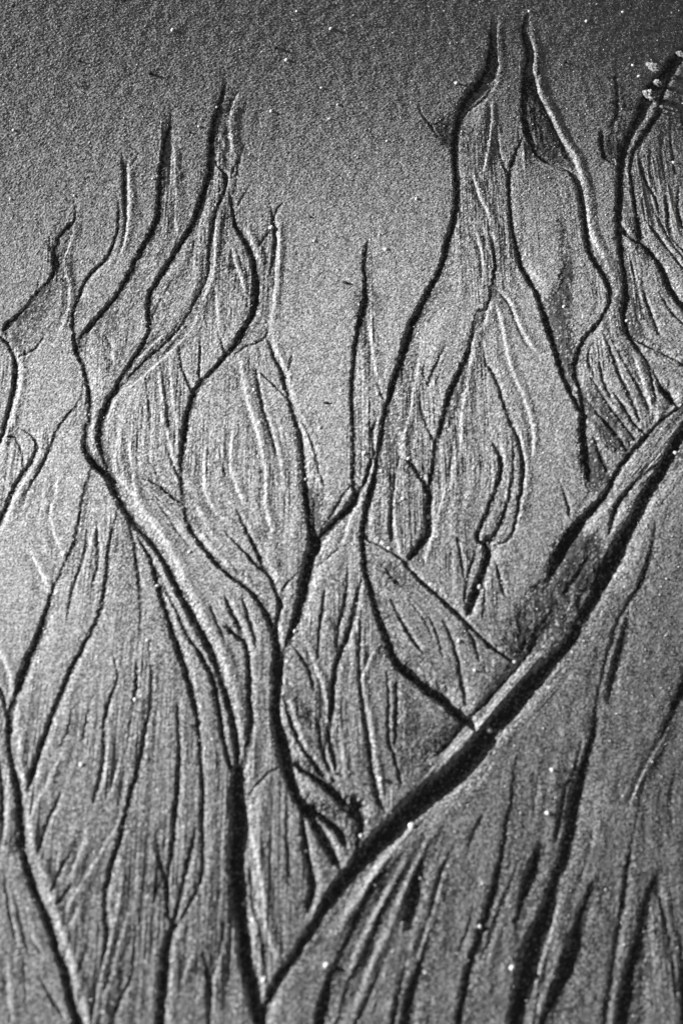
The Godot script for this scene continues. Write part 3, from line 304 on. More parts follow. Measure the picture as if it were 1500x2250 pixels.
const DARK_SAND := [
	[1.0, [76.2, -396, 88.8, -401, 95.7, -409.2, 95.3, -367.5, 86.5, -366.5, 81.4, -374.7, 74.9, -390.9]],
	[0.85, [160.9, -464.7, 169.2, -469.2, 170.6, -445.9, 176.9, -420.4, 186, -392.3, 191.4, -362.1, 183.1, -353.9, 168.1, -360.2, 157.8, -381, 155.4, -405.1]],
	[0.85, [222.5, -404.3, 231.8, -396.9, 240.8, -395.6, 235.4, -365, 223.8, -366.7, 221.1, -379.7]],
	[0.45, [241.9, -475.2, 249.7, -471, 255.5, -441.7, 249, -409.6, 239.6, -395.3, 232.1, -400, 237.1, -431.6]],
	[0.95, [165.8, -198.8, 181.6, -241, 184.2, -219.4, 178, -173.5, 178, -140.3, 176.8, -122.2, 171, -96.5, 164.4, -127.3, 158.1, -164.5, 155.9, -184]],
	[1.0, [175.4, -59.5, 185.2, -55.2, 194.2, -39.4, 198.2, -24.2, 187.3, -7.7, 177.9, -17.2, 174.7, -36.1]],
	[0.7, [122.7, 79.1, 146.3, 56.3, 175.5, 58, 167.6, 85.6, 143.7, 113.3, 127.4, 120.5, 124.9, 103.4]],
	[1.0, [152.5, 29.8, 168.6, 15.6, 186.8, 30, 189.1, 47.5, 175.2, 64.9, 152.8, 58.1, 146.6, 51]],
	[0.9, [-28.6, -19.9, -20.2, -27.4, -15.1, -14.9, -13.3, 9, -16.5, 24.5, -23.2, 20.2]],
	[0.45, [-151.6, -53.1, -138.8, -43.1, -120.4, -22.1, -121.9, -18.1, -137.6, -21.8, -143.4, -33.1]],
	[0.85, [-60, 9.1, -54.6, 8.3, -50.8, 18.5, -53, 22.3, -60.6, 23]],
	[0.9, [-193.4, -71.2, -186.1, -68.1, -175.9, -49.7, -181.6, -54.7, -189, -59.9]],
	[0.85, [43.8, -36.7, 52.2, -38.2, 57, -28, 52, -28.3]],
	[0.85, [58.9, -35.8, 67.2, -33.3, 65.2, -21.6, 60.3, -25.8]],
	[1.0, [-219.6, 256.6, -210.8, 254.9, -208.7, 267.3, -217.1, 266.4]],
	[0.7, [-34.7, 139.8, -18.8, 160.9, -14, 174.7, -18.6, 176.5, -28.1, 168]],
	[0.85, [242.3, -96.4, 249.9, -86, 247.8, -81.9, 239.7, -86]],
	[0.7, [-129.4, 295.4, -119.7, 284.2, -114.3, 293.6, -120.4, 298.4]],
	[0.7, [-24.3, 228.8, -3, 231.5, 12.1, 244, 9, 260.2, 0, 257.3, -15.1, 241.6]],
	[0.8, [175.9, -285.6, 181.5, -285.9, 184.2, -219.4, 177.4, -188.4, 168.6, -188.7, 175.3, -230.1]],
	[0.75, [229.2, -277.5, 239.8, -272.5, 251.3, -243.9, 244.7, -234.8, 235.6, -251.5]],
	[0.7, [222.7, -198.2, 231.1, -193.1, 234.4, -157.7, 225.6, -138.7, 219.1, -150.6]],
	[0.7, [177.7, -96.2, 188.5, -104.2, 200.2, -78.7, 218.6, -54.2, 210.8, -39, 194.5, -43.2, 182.6, -67.2]],
	[0.6, [29.5, 41.7, 42.5, 47.7, 48.8, 60.8, 42.2, 68, 32.6, 56.7]],
	[0.7, [119, 89.6, 132.4, 79.1, 138.1, 96.3, 127.5, 117.1, 121, 120.6, 111.7, 113.9]],
	[0.8, [179.3, 47.5, 193, 37, 188.7, 54.4, 174.4, 78.7, 166, 85.6, 171.9, 64.9]],
	[0.6, [10.8, -204.9, 22.2, -204.3, 23.1, -181.3, 17.7, -168.1, 12.4, -170.7]],
	[0.75, [86.3, -112.2, 95.5, -129, 96.7, -113.6, 90.8, -92.7, 79.7, -60.5, 74.9, -73]],
	[0.6, [-72.6, -227.7, -67.1, -227.4, -66.4, -192.3, -73.2, -177.8, -78.3, -167.5, -75.3, -188.7]],
	[0.5, [-164.2, -151.4, -150.4, -166.4, -125.9, -188.9, -112.2, -213.1, -106.7, -212.7, -111.5, -191.8, -132.2, -164.5, -156.5, -142.2, -173.8, -127.6]],
	[0.5, [-266, -196.4, -251.8, -208.6, -234.3, -228.6, -230, -218.5, -236.2, -195.5, -250.2, -181.1, -257.2, -174]],
	[0.5, [30.8, -76.3, 37.9, -96.7, 47.1, -134.7, 54.3, -147.5, 52, -116.9, 44.4, -75.2, 37, -35.2, 31.7, -11.8]],
	[0.7, [49.1, 40.5, 62.5, 24.1, 60.6, 37.1, 53.8, 49.8]],
	[0.5, [81.3, 169.1, 65.2, 186.4, 46.1, 206.9, 39.9, 213.8, 34.1, 187.3, 39.2, 160, 53.2, 163.1, 65.5, 172.9]],
]
const SMOOTH_SAND := [
	[-315, -515.2, 347.5, -645.1, 338.9, -564.7, 301.1, -532.8, 260.9, -446, 244.8, -494.1, 233.9, -418.7, 218.8, -397.6, 219.6, -364.3, 229.8, -356.7, 220.5, -265.1, 218, -198.2, 212, -198.2, 209.4, -227.7, 203.7, -264.1, 204.3, -311, 200.3, -352.5, 181.9, -418.3, 172.7, -461, 171.2, -502.1, 164.8, -535.9, 159.1, -528.8, 153.3, -416.5, 151.6, -387.1, 137.2, -345.1, 131.4, -395.7, 138.2, -454.6, 139.8, -530.6, 130.4, -529.8, 124.4, -475.2, 99.4, -427.8, 89.6, -367.9, 87.8, -281.9, 51.3, -170.3, 30.1, -80.5, 24.5, -140.9, 27.8, -190.1, 20.9, -223, 22.7, -258.7, 16.4, -251.6, 13.5, -181.9, 7, -146.8, 5, -25.4, -6.7, -6.3, -12.8, -18.7, -20.5, -68.4, -38.5, -125, -53.3, -167.3, -49.7, -208.6, -50.7, -271.5, -55.6, -299.2, -69.5, -254, -81.1, -281.1, -88.4, -349.5, -86.3, -414.5, -98.8, -428.1, -110.3, -390.5, -113.2, -316.9, -128.7, -269.2, -132.3, -265.1, -134.8, -316.7, -141.2, -388.4, -152.5, -360.5, -152.3, -286.9, -175.3, -234.2, -214.3, -201.3, -217.6, -229.3, -221.9, -249.3, -215.3, -284.7, -219.1, -300.9, -240, -269.9, -236.4, -234.6, -273.5, -198.2, -296.8, -212.5],
	[124.9, -199.9, 152.5, -186.6, 170.4, -88.1, 176.7, -79.6, 174, -36.2, 179.4, -13.4, 161.5, 11.9, 148.4, 47.5, 120, 65.1, 124.7, 29.4, 134.3, -3.5, 136.3, -49.3, 127.1, -103.1, 113.8, -152.7],
	[-254.5, -161.8, -227.5, -172.7, -216, -197.5, -210, -156.7, -203, -131.2, -229.1, -90.8, -233.6, -101.9, -250.4, -120.8],
	[-227, -67.1, -201.3, -106.1, -195.2, -71.4, -192.3, -56.1, -198.4, 14.3, -210.6, 13.1, -218.4, -31.3],
	[-164.7, -245.8, -126.8, -214.2, -153.2, -232.7],
	[-200.5, -220, -164.4, -237.6, -181.8, -214.5, -203, -196.2],
	[27, 118.3, 31.7, 132.4, 35.4, 204, 29, 227.2, 24.6, 207.6, 17.4, 139.5],
]
const GRAINS := [
	[-144.1, -472.3, 3.1, "white shell grain high on the smooth sand, left of centre near the top edge"],
	[-38.8, -510.2, 2.4, "small white grain near the top edge, left of the centre line"],
	[-9.1, -494.4, 3.2, "round white grain on the smooth top sand, right of the dark triangular bit"],
	[-47, -451.3, 3.1, "white grain just below the dark triangular bit on the top sand"],
	[-58.7, -392.3, 3, "white grain alone on the sand right of the tallest left hand rill head"],
	[-3.1, -405.6, 2.3, "small white grain in the middle of the bare upper sand"],
	[-9.9, -388.8, 2.3, "paler grain on bare sand above the lone thin rill"],
	[38, -368, 2.3, "small white grain on bare sand near the wing of the longest rill"],
	[-17, -423.3, 2.3, "small white grain just above and left of the one in mid upper sand"],
	[-270.8, -363.4, 2.6, "white grain by the left edge of the upper sand"],
	[-154.3, -319.7, 2.2, "white grain just left of the straight dark rill"],
	[-270.3, -303.4, 2.2, "white grain low on the left edge of the upper sand"],
	[-118.4, -372.2, 2.3, "white grain left of the rill with the tallest left head"],
	[-104.3, -393.4, 2.3, "white grain lodged on the bank at the tallest left rill head"],
	[-218.1, -304.9, 2.2, "white grain at the tip of the leftmost thin rill head"],
	[61.3, -303.3, 2.6, "white grain on bare sand left of the longest rill"],
	[-56.6, -271.7, 3.7, "white grain lying in the forked head left of the smooth tongue"],
	[35.7, -247.4, 3.3, "white oval grain right of the lone thin rill head"],
	[-21.9, -257.1, 2.2, "white grain on the tongue left of the lone thin rill head"],
	[23, -258.2, 1.8, "tiny white grain at the tip of the lone thin rill"],
	[59.5, -160.6, 2.1, "white grain in the bed of the longest rill beside its dark bank"],
	[27.6, -103.9, 2.4, "white grain where the lone rill nears the longest rill"],
	[42.5, -103.5, 2.1, "white grain right of the longest rill at its bend"],
	[-16.1, -76.3, 2.8, "round white grain on the smooth tongue below the small dark splinter"],
	[-67.1, -116.4, 2.8, "white grain in the streaked lobe left of the smooth tongue"],
	[-61.9, -85, 2.8, "white grain low in the streaked lobe left of the smooth tongue"],
	[17.3, -49.9, 3.7, "large white grain between the lone rill and the longest rill"],
	[-26.7, -31.1, 2.4, "white grain on the dark rill left of the smooth tongue"],
	[29.6, -34.1, 2.7, "white grain on the right bank of the longest rill"],
	[45.3, -8.7, 3, "round white grain left of the dark rill inside the right half"],
	[62.9, 6.4, 3.3, "bright round grain in the dark rill inside the right half"],
	[49.9, -43.5, 2.7, "white grain on the small dark fan beside the longest rill"],
	[34.5, 31.7, 3, "white grain above the thin crossing rill"],
	[-203.9, 21.5, 3.5, "large white grain on the bank of the left widening rill"],
	[-110.5, 27.6, 2.7, "white grain in the pale trough left of the middle left rill"],
	[-132.9, 56.1, 2.7, "white grain in the narrow dark rill left of the pale bank"],
	[-32.7, 98, 2.9, "round white grain on the edge of the centre trunk"],
	[98.3, 63.9, 3.9, "large white grain at the side of the short wide rill"],
	[82.5, 106.7, 2.9, "round white grain on the fan below the thin crossing rill"],
	[93, 129.1, 2.5, "white grain at the lower right of the streaked fan"],
	[121, 121.7, 2.9, "white grain at the end of the thin crossing rill"],
	[101.6, 172.2, 4.4, "large white grain in the wide diagonal channel"],
	[47, 243.5, 4.9, "largest pale pebble grain, in the lower diagonal channel"],
	[26.4, 211.9, 3.4, "white grain in a pit at the foot of the smooth narrow tongue"],
	[167.7, 91.1, 2.9, "white grain on the upper diagonal channel"],
	[245.8, -41.7, 3.4, "white oval grain in the diagonal channel at the right edge"],
	[220.2, -166.1, 3.5, "white grain in the bed of the deep right hand rill"],
	[173.1, -182, 2.8, "white grain in the dark fan right of the inner sand tongue"],
	[283.1, -374.1, 3.8, "white oval grain on the streaked sand at the upper right edge"],
	[260, -501.4, 3.1, "white grain on the sand left of the fallen clumps"],
	[264.2, -487.8, 3.1, "white grain beside the fallen clumps"],
	[221.1, -549.7, 3.1, "white grain on the top sand right of the highest rill head"],
	[256.6, -569.9, 2.7, "white grain near the top edge above the deep right hand rill"],
	[168.6, -551.3, 2.6, "white grain at the tip of the highest rill head"],
	[99.3, -445.9, 3.6, "bright white grain left of the head bend of the longest rill"],
	[-136.5, 103.5, 2.6, "white grain in the lower left streaks"],
	[-142.2, 152.6, 2.8, "round white grain on a dark streak of the lower left"],
	[-212.4, 118.6, 2.6, "white grain on the edge of the left widening rill"],
	[-175, 204.1, 3.1, "soft white grain low in the left streaks"],
	[-9.3, 341.6, 4.1, "pale oblong grain between dark streaks near the bottom"],
	[-48.9, 351.7, 3.4, "white grain at the foot of the wide black channel"],
	[-63.5, 301, 2.6, "white grain on the edge of the wide black channel"],
	[-23.7, 264.1, 2.7, "white grain in the left one of three short rills"],
	[13, 252.4, 2.7, "white grain in the tail of the black hollow"],
	[3, 232.3, 3.6, "pale grain beside the black hollow"],
	[143.5, 200.7, 2.8, "white grain on the lower right sand between streaks"],
	[138.8, 231.8, 3.1, "white grain low on the lower right sand"],
	[89.9, 312.2, 2.7, "white grain beside the streak running off the bottom right of centre"],
	[109.8, 339, 3.6, "blurred pale grain near the widest dark streak"],
]
const BITS := [
	[-56.9, -464.1, 3.9, "small dark triangular bit high on the bare sand", 0.5, 0.9],
	[-161.1, -423.4, 4.6, "black speck of shell on the upper left sand", 0.2, 0.7],
	[-220.3, -431.6, 3, "small black speck on the far upper left sand", 0.0, 0.7],
	[1.2, -461.6, 2.8, "tiny dark bit right of centre on the top sand", 0.1, 0.5],
	[3.2, -213.6, 5.4, "black seed like bit left of the lone thin rill", 0.45, 0.42],
	[-11.4, -98.5, 4.2, "dark splinter lying on the smooth tongue", 0.1, 0.38],
	[-89.9, -235.2, 2.9, "black speck inside the streaked lobe", 0.3, 0.6],
	[81.5, -77.9, 2.7, "black crumb in the dark rill inside the right half", 0.3, 0.7],
	[-258.3, -96.8, 4.1, "dark splinter at the left edge", -0.2, 0.4],
	[197.1, -491.4, 3.8, "black crumb right of the highest rill head", 0.1, 0.7],
	[-126, -365.7, 2.6, "dark oval speck left of the tallest left rill head", 0.1, 0.5],
	[-25.1, -282, 2.2, "tiny black speck on the tongue above the lone rill", 0.0, 0.8],
]
const CLUMPS := [
	[274.6, -504.3, 5.3, "small crumb of pale sand topmost in the row of clumps", 0.8],
	[279.5, -498.3, 11.6, "wide low clump of sand on the rim of the deep rill", 0.7],
	[281.2, -482.2, 8.8, "ragged clump of sand halfway down in the deep rill", 0.8],
	[271.6, -462.7, 12.2, "largest oval clump of sand in the deep rill", 0.75],
	[291.3, -479.2, 4.9, "small crumb of sand on the far bank of the deep rill", 0.9],
	[306.8, -525.9, 8.1, "clump of sand cut by the right edge of the frame", 0.7],
	[281.1, -450.2, 3.5, "tiny crumb of sand in the second right hand rill", 0.9],
	[292.8, -458.6, 4, "lone tiny crumb of sand near the upper right edge", 0.9],
	[272.3, -445.6, 4.3, "small crumb of sand below the largest clump", 0.8],
]

# ---------------------------------------------------------------- grid of the sand sheet
const DX := 0.0009
const DZ := 0.00105
const X0 := -0.45
const Z0 := -0.66
const NX := 1001                  # evenly spaced columns
const NZ := 1068
const RIM := 34                   # columns of growing width on each side, out to the far beach

var xs := PackedFloat32Array()
var zs := PackedFloat32Array()
var CX := 0
var CZ := 0
var height := PackedFloat32Array()
var fine := PackedFloat32Array()  # rills, banks and flow lines on the even part, NX * NZ
var dark := PackedFloat32Array()  # share of dark mineral grains, which also deepens shade in rill beds, NX * NZ
var lobe := PackedByteArray()      # beds washed by a rill: dark mineral grains lie there in lines
var owner_of := PackedInt32Array()
var noise := FastNoiseLite.new()
var rng := RandomNumberGenerator.new()

func _ready():
	rng.seed = 20240611
	# camera: a short tele lens, held at arm's length over the sand, focused above the middle
	var cam := Camera3D.new()
	cam.name = "camera"
	cam.fov = 30.0
	cam.near = 0.05
	cam.far = 100.0
	add_child(cam)
	var tilt := deg_to_rad(58.0)
	cam.position = Vector3(0, 1.4 * sin(tilt), 1.4 * cos(tilt))
	cam.rotation = Vector3(-tilt, 0, 0)
	cam.current = true
	var att := CameraAttributesPhysical.new()
	att.frustum_focal_length = 50.0
	att.frustum_focus_distance = 1.57
	att.exposure_aperture = 4.5
	cam.attributes = att
	cam.fov = 30.0
	# sky: a clear, rather dark and colourless one
	var env := Environment.new()
	env.background_mode = Environment.BG_SKY
	var sky_mat := ProceduralSkyMaterial.new()
	sky_mat.sky_top_color = Color(0.22, 0.22, 0.22)
	sky_mat.sky_horizon_color = Color(0.34, 0.34, 0.34)
	sky_mat.ground_horizon_color = Color(0.22, 0.22, 0.22)
	sky_mat.ground_bottom_color = Color(0.20, 0.20, 0.20)
	sky_mat.sun_angle_max = 1.0
	var sky := Sky.new()
	sky.sky_material = sky_mat
	env.sky = sky
	env.background_energy_multiplier = 1.0
	env.tonemap_mode = Environment.TONE_MAPPER_LINEAR
	env.tonemap_exposure = 2.5
	env.sdfgi_enabled = true
	env.ssao_enabled = true
	env.ssil_enabled = true
	var we := WorldEnvironment.new()
	we.name = "environment"
	we.environment = env
	add_child(we)
	# sun: low, from the left and a little from the far side
	var sun := DirectionalLight3D.new()
	sun.name = "sun"
	sun.light_energy = 1.6
	sun.light_color = Color(1, 1, 1)
	sun.light_angular_distance = 0.6
	sun.shadow_enabled = true
	add_child(sun)
	var e := deg_to_rad(SUN_HEIGHT)
	var to_sun := Vector3(SUN_FROM.x * cos(e), sin(e), SUN_FROM.y * cos(e))
	sun.look_at_from_position(to_sun * 5.0, Vector3.ZERO, Vector3.UP)

	make_axes()
	carve()
	flow_lines()
	dark_patches()
	build_sand()
	build_grains()
	build_loose()

# ---------------------------------------------------------------- shape of the beach
func shading_swell(x: float, z: float) -> float:  # broad undulation added so that brightness falls off across the frame
	x = x / pow(1.0 + pow(x / 0.45, 4.0), 0.25)
	var f := 0.28 * exp(-pow((z + 0.10) / 0.25, 2.0)) - 0.14 + 0.105 * clampf(z, -0.5, 0.5)
	var q := 0.19 * exp(-pow((z + 0.02) / 0.50, 2.0))
	return f * x - q * x * x - 0.45 * pow(maxf(0.0, x - 0.2), 2.0)

func make_axes():
	xs = axis(X0, DX, NX)
	zs = axis(Z0, DZ, NZ)
	CX = xs.size()
	CZ = zs.size()
	fine.resize(NX * NZ)
	dark.resize(NX * NZ)
	lobe.resize(NX * NZ)
	owner_of.resize(NX * NZ)
	owner_of.fill(-1)

func axis(from: float, step: float, n: int) -> PackedFloat32Array:
	var low := []
	var at := from
	var w := step
	for i in RIM:
		w *= 1.27
		at -= w
		low.push_front(at)
	var a := PackedFloat32Array(low)
	for i in n:
		a.append(from + i * step)
	at = from + (n - 1) * step
	w = step
	for i in RIM:
		w *= 1.27
		at += w
		a.append(at)
	return a

func smooth_line(v: Array, per: int) -> PackedFloat32Array:
	# Catmull-Rom through points of per numbers, in metres
	var n := v.size() / per
	var o := PackedFloat32Array()
	for i in n - 1:
		var steps := 4
		for k in steps:
			var t := float(k) / steps
			for c in per:
				var p0: float = v[maxi(i - 1, 0) * per + c]
				var p1: float = v[i * per + c]
				var p2: float = v[(i + 1) * per + c]
				var p3: float = v[mini(i + 2, n - 1) * per + c]
				var val := 0.5 * (2.0 * p1 + (p2 - p0) * t + (2.0 * p0 - 5.0 * p1 + 4.0 * p2 - p3) * t * t + (3.0 * p1 - p0 - 3.0 * p2 + p3) * t * t * t)
				o.append(val * 0.001)
	for c in per:
		o.append(float(v[(n - 1) * per + c]) * 0.001)
	return o

var scratch_d := PackedFloat32Array()
var scratch_s := PackedFloat32Array()
var scratch_b := PackedFloat32Array()
var scratch_n := PackedFloat32Array()
var scratch_id := PackedInt32Array()

# nearest signed distance to one line for all cells within reach; positive on the right when looking down the slope
func near_line(line: PackedFloat32Array, per: int, left: float, right: float, id: int) -> PackedInt32Array:
	var touched := PackedInt32Array()
	var n := line.size() / per
	var reach := maxf(left, right)
	for i in n - 1:
		var ax := line[i * per]
		var az := line[i * per + 1]
		var bx := line[(i + 1) * per]
		var bz := line[(i + 1) * per + 1]
		var ba := 1.0
		var bb := 1.0
		if per == 3:
			ba = line[i * per + 2]
			bb = line[(i + 1) * per + 2]
		var dx := bx - ax
		var dz := bz - az
		var l2 := dx * dx + dz * dz
		if l2 < 1e-12:
			continue
		var inv := 1.0 / sqrt(l2)
		var nx := dz * inv
		var nz := -dx * inv
		# reach to either side only
		var lox := minf(ax, bx) + minf(minf(-nx * left, nx * right), 0.0) - 0.002
		var hix := maxf(ax, bx) + maxf(maxf(-nx * left, nx * right), 0.0) + 0.002
		var loz := minf(az, bz) + minf(minf(-nz * left, nz * right), 0.0) - 0.002
		var hiz := maxf(az, bz) + maxf(maxf(-nz * left, nz * right), 0.0) + 0.002
		var i0 := clampi(int((lox - X0) / DX), 0, NX - 1)
		var i1 := clampi(int((hix - X0) / DX) + 1, 0, NX - 1)
		var j0 := clampi(int((loz - Z0) / DZ), 0, NZ - 1)
		var j1 := clampi(int((hiz - Z0) / DZ) + 1, 0, NZ - 1)
		for j in range(j0, j1 + 1):
			var pz := Z0 + j * DZ - az
			var row := j * NX
			for k in range(i0, i1 + 1):
				var px := X0 + k * DX - ax
				var t := (px * dx + pz * dz) / l2
				var tc := clampf(t, 0.0, 1.0)
				var ex := px - dx * tc
				var ez := pz - dz * tc
				var d := ex * ex + ez * ez
				var c := row + k
				if scratch_id[c] != id:
					scratch_id[c] = id
					touched.append(c)
				elif d >= scratch_d[c]:
					continue
				scratch_d[c] = d
				var side := px * nx + pz * nz
				scratch_s[c] = sqrt(d) * (1.0 if side >= 0.0 else -1.0)
				scratch_b[c] = lerpf(ba, bb, tc)
				scratch_n[c] = -(nx * SUN_FROM.x + nz * SUN_FROM.y)
	return touched

func carve():
	var total := NX * NZ
	scratch_d.resize(total)
	scratch_s.resize(total)
	scratch_b.resize(total)
	scratch_n.resize(total)
	scratch_id.resize(total)
	scratch_id.fill(-1)
	noise.seed = 5
	noise.noise_type = FastNoiseLite.TYPE_SIMPLEX
	noise.frequency = 1.0
	noise.fractal_type = FastNoiseLite.FRACTAL_NONE
	var ragged := PackedFloat32Array()
	ragged.resize(total)
	for j in NZ:
		for i in NX:
			var x := i * DX * 1000.0
			var z := j * DZ * 1000.0
			ragged[j * NX + i] = (0.65 * noise.get_noise_2d(x * 0.16, z * 0.11) + 0.45 * noise.get_noise_2d(x * 0.45 + 90.0, z * 0.4)) * 0.001
	var steep := tan(deg_to_rad(SUN_HEIGHT))
	var id := 0
	for f in RILLS:
		var line := smooth_line(f[2], 3)
		var widest := 0.0
		for q in range(2, line.size(), 3):
			widest = maxf(widest, line[q])
		var shallow: bool = f[0] < 0     # a streak of dark sand rather than a cut
		var r: float = absf(f[0]) * 0.001
		var cells := near_line(line, 3, widest * 0.7 + 0.002, widest * 0.7 + r, id)
		for c in cells:
			var b := maxf(scratch_b[c], 0.0004)
			var s := scratch_s[c] + ragged[c] * minf(1.0, b / 0.003)
			var d := b * steep * (0.6 if shallow else 1.12) / clampf(scratch_n[c], 0.45, 1.0)
			var rr := r * clampf(0.35 + 0.65 * b / widest, 0.0, 1.0)
			var h := 0.0
			if s < 0.0:
				h = smoothstep(-0.5 * b, -0.02 * b, s)
			elif s < 0.45 * b:
				h = 1.0
			else:
				var q := clampf((s - 0.45 * b) / (0.1 * b + rr), 0.0, 1.0)
				h = (1.0 - q) * (1.0 - q) * (1.0 + 0.6 * q)
			if h <= 0.0:
				continue
			fine[c] -= d * h
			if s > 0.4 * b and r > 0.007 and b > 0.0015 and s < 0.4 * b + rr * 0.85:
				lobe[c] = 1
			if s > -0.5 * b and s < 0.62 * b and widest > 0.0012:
				var bed := smoothstep(-0.4 * b, -0.1 * b, s) * (1.0 - smoothstep(0.35 * b, 0.62 * b, s)) * smoothstep(0.0005, 0.0024, b)  # dark mineral grains, plus shade painted into the bed to blacken the channel
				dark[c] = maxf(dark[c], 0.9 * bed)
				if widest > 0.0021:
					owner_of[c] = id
		id += 1
	for f in BANKS:
		var line := smooth_line(f[2], 2)
		var b: float = maxf(f[0] * 0.001, 0.002)
		var l: float = f[1] * 0.001
		var cells := near_line(line, 2, b + l, b + l, id)
		var n := line.size() / 2
		var a := Vector2(line[0], line[1])
		var z := Vector2(line[2 * n - 2], line[2 * n - 1])
		for c in cells:
			var s := scratch_s[c] + ragged[c] * 0.4
			var p := Vector2(X0 + (c % NX) * DX, Z0 + (c / NX) * DZ)
			var end := minf(1.0, minf(p.distance_to(a), p.distance_to(z)) / 0.012)
			# a hollow on the left, the lit face, and a low levee on the right
			var q := clampf(1.0 - (absf(s) - 0.5 * b) / l, 0.0, 1.0)
			var h := q * q * (3.0 - 2.0 * q)
			if absf(s) < 0.5 * b:
				h = sin(PI * absf(s) / b)
			if s < 0.0:
				h = -h
			fine[c] += 0.5 * minf(b * 0.5 / clampf(scratch_n[c], 0.5, 1.0), l * 0.25) * h * end * (1.0 - 0.3 * smoothstep(0.0, 0.25, p.y))
		id += 1

# ---------------------------------------------------------------- fine lines left by the flow
const CELL := 0.005
var gw := 0
var gh := 0
var slant := PackedFloat32Array()
var streaky := PackedFloat32Array()

func spread(a: PackedFloat32Array, passes: int) -> PackedFloat32Array:
	for p in passes:
		var b := a.duplicate()
		for j in gh:
			for i in range(1, gw - 1):
				var c := j * gw + i
				b[c] = (a[c - 1] + 2.0 * a[c] + a[c + 1]) * 0.25
		for j in range(1, gh - 1):
			for i in gw:
				var c := j * gw + i
				a[c] = (b[c - gw] + 2.0 * b[c] + b[c + gw]) * 0.25
	return a

func flow_lines():
	gw = int(NX * DX / CELL) + 2
	gh = int(NZ * DZ / CELL) + 2
	var vx := PackedFloat32Array()
	var vw := PackedFloat32Array()
	vx.resize(gw * gh)
	vw.resize(gw * gh)
	streaky.resize(gw * gh)
	for set in [[RILLS, 2, 3], [BANKS, 2, 2]]:
		for f in set[0]:
			var per: int = set[2]
			var line := smooth_line(f[2], per)
			for q in range(0, line.size() - per, per):
				var dx := line[q + per] - line[q]
				var dz := line[q + per + 1] - line[q + 1]
				var i := int((line[q] - X0) / CELL)
				var j := int((line[q + 1] - Z0) / CELL)
				if i < 0 or j < 0 or i >= gw or j >= gh:
					continue
				var l := sqrt(dx * dx + dz * dz)
				vx[j * gw + i] += l * clampf(dx / maxf(dz, 0.3 * l), -1.8, 1.8)
				vw[j * gw + i] += l
				streaky[j * gw + i] = 1.0
	vx = spread(vx, 10)
	vw = spread(vw, 10)
	streaky = spread(streaky, 22)
	slant.resize(gw * gh)
	for c in gw * gh:
		slant[c] = vx[c] / (vw[c] + 1e-6)
	var polys := []
	for v in SMOOTH_SAND:
		polys.append(polygon(v))
	for j in gh:
		for i in gw:
			var c := j * gw + i
			var p := Vector2(X0 + (i + 0.5) * CELL, Z0 + (j + 0.5) * CELL)
			var k := clampf(streaky[c] * 3.2, 0.0, 1.0)
			for poly in polys:
				if Geometry2D.is_point_in_polygon(p, poly):
					k = 0.0
					break
			streaky[c] = k
	streaky = spread(streaky, 1)
	# noise carried along the flow
	var rows := []
	for layer in 2:
		var keep: float = [0.955, 0.985][layer]
		var now := PackedFloat32Array()
		now.resize(NX)
		for i in NX:
			now[i] = rng.randfn() * 0.3
		var gain := sqrt(1.0 - keep * keep)
		var amp: float = [0.00024, 0.00036][layer]
		for j in NZ:
			var nxt := PackedFloat32Array()
			nxt.resize(NX)
			var gj := mini(int(j * DZ / CELL), gh - 1) * gw
			for i in NX:
				var g := gj + int(i * DX / CELL)
				var from: float = i - slant[g] * (DZ / DX)
				var a := clampi(int(floorf(from)), 0, NX - 2)
				var t: float = from - floorf(from)
				t = clampf((t - 0.5) * 1.6 + 0.5, 0.0, 1.0)
				nxt[i] = keep * (now[a] * (1.0 - t) + now[a + 1] * t) + gain * rng.randfn()
			now = nxt
			for i in range(2, NX - 2):
				var g := gj + int(i * DX / CELL)
				if streaky[g] > 0.01:
					var v := now[i]
					if layer == 1:
						v = (now[i - 2] + now[i - 1] + now[i] + now[i + 1] + now[i + 2]) * 0.4
					if layer == 1:
						var c := j * NX + i
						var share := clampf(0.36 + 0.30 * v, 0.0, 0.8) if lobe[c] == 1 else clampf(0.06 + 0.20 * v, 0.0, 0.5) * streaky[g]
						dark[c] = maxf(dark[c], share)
					fine[j * NX + i] += amp * streaky[g] * v * (0.5 if j < 650 else 0.34)

func polygon(v: Array) -> PackedVector2Array:
	var o := PackedVector2Array()
	for i in range(0, v.size(), 2):
		o.append(Vector2(v[i], v[i + 1]) * 0.001)
	return o

func dark_patches():
	noise.seed = 11
	for f in DARK_SAND:
		var poly := polygon(f[1])
		var box := Rect2(poly[0], Vector2.ZERO)
		for q in poly:
			box = box.expand(q)
		box = box.grow(0.004)
		var i0 := clampi(int((box.position.x - X0) / DX), 0, NX - 1)
		var i1 := clampi(int((box.end.x - X0) / DX), 0, NX - 1)
		var j0 := clampi(int((box.position.y - Z0) / DZ), 0, NZ - 1)
		var j1 := clampi(int((box.end.y - Z0) / DZ), 0, NZ - 1)
		for j in range(j0, j1 + 1):
			for i in range(i0, i1 + 1):
				var p := Vector2(X0 + i * DX, Z0 + j * DZ)
				p += Vector2(noise.get_noise_2d(i * 0.2, j * 0.2), noise.get_noise_2d(i * 0.2 + 300.0, j * 0.2)) * 0.0018
				var c := j * NX + i
				if Geometry2D.is_point_in_polygon(p, poly):
					fine[c] += 0.00012 * noise.get_noise_2d(i * 0.16, j * 0.12) - 0.0002 * float(f[0])
				# grain by grain the patch frays out at its rim
				p += Vector2(rng.randfn(), rng.randfn()) * 0.0022
				if Geometry2D.is_point_in_polygon(p, poly):
					var m := clampf(1.2 + 1.0 * noise.get_noise_2d(i * 0.22, j * 0.035 + 700.0), 0.7, 1.3)
					dark[c] = maxf(dark[c], float(f[0]) * m)

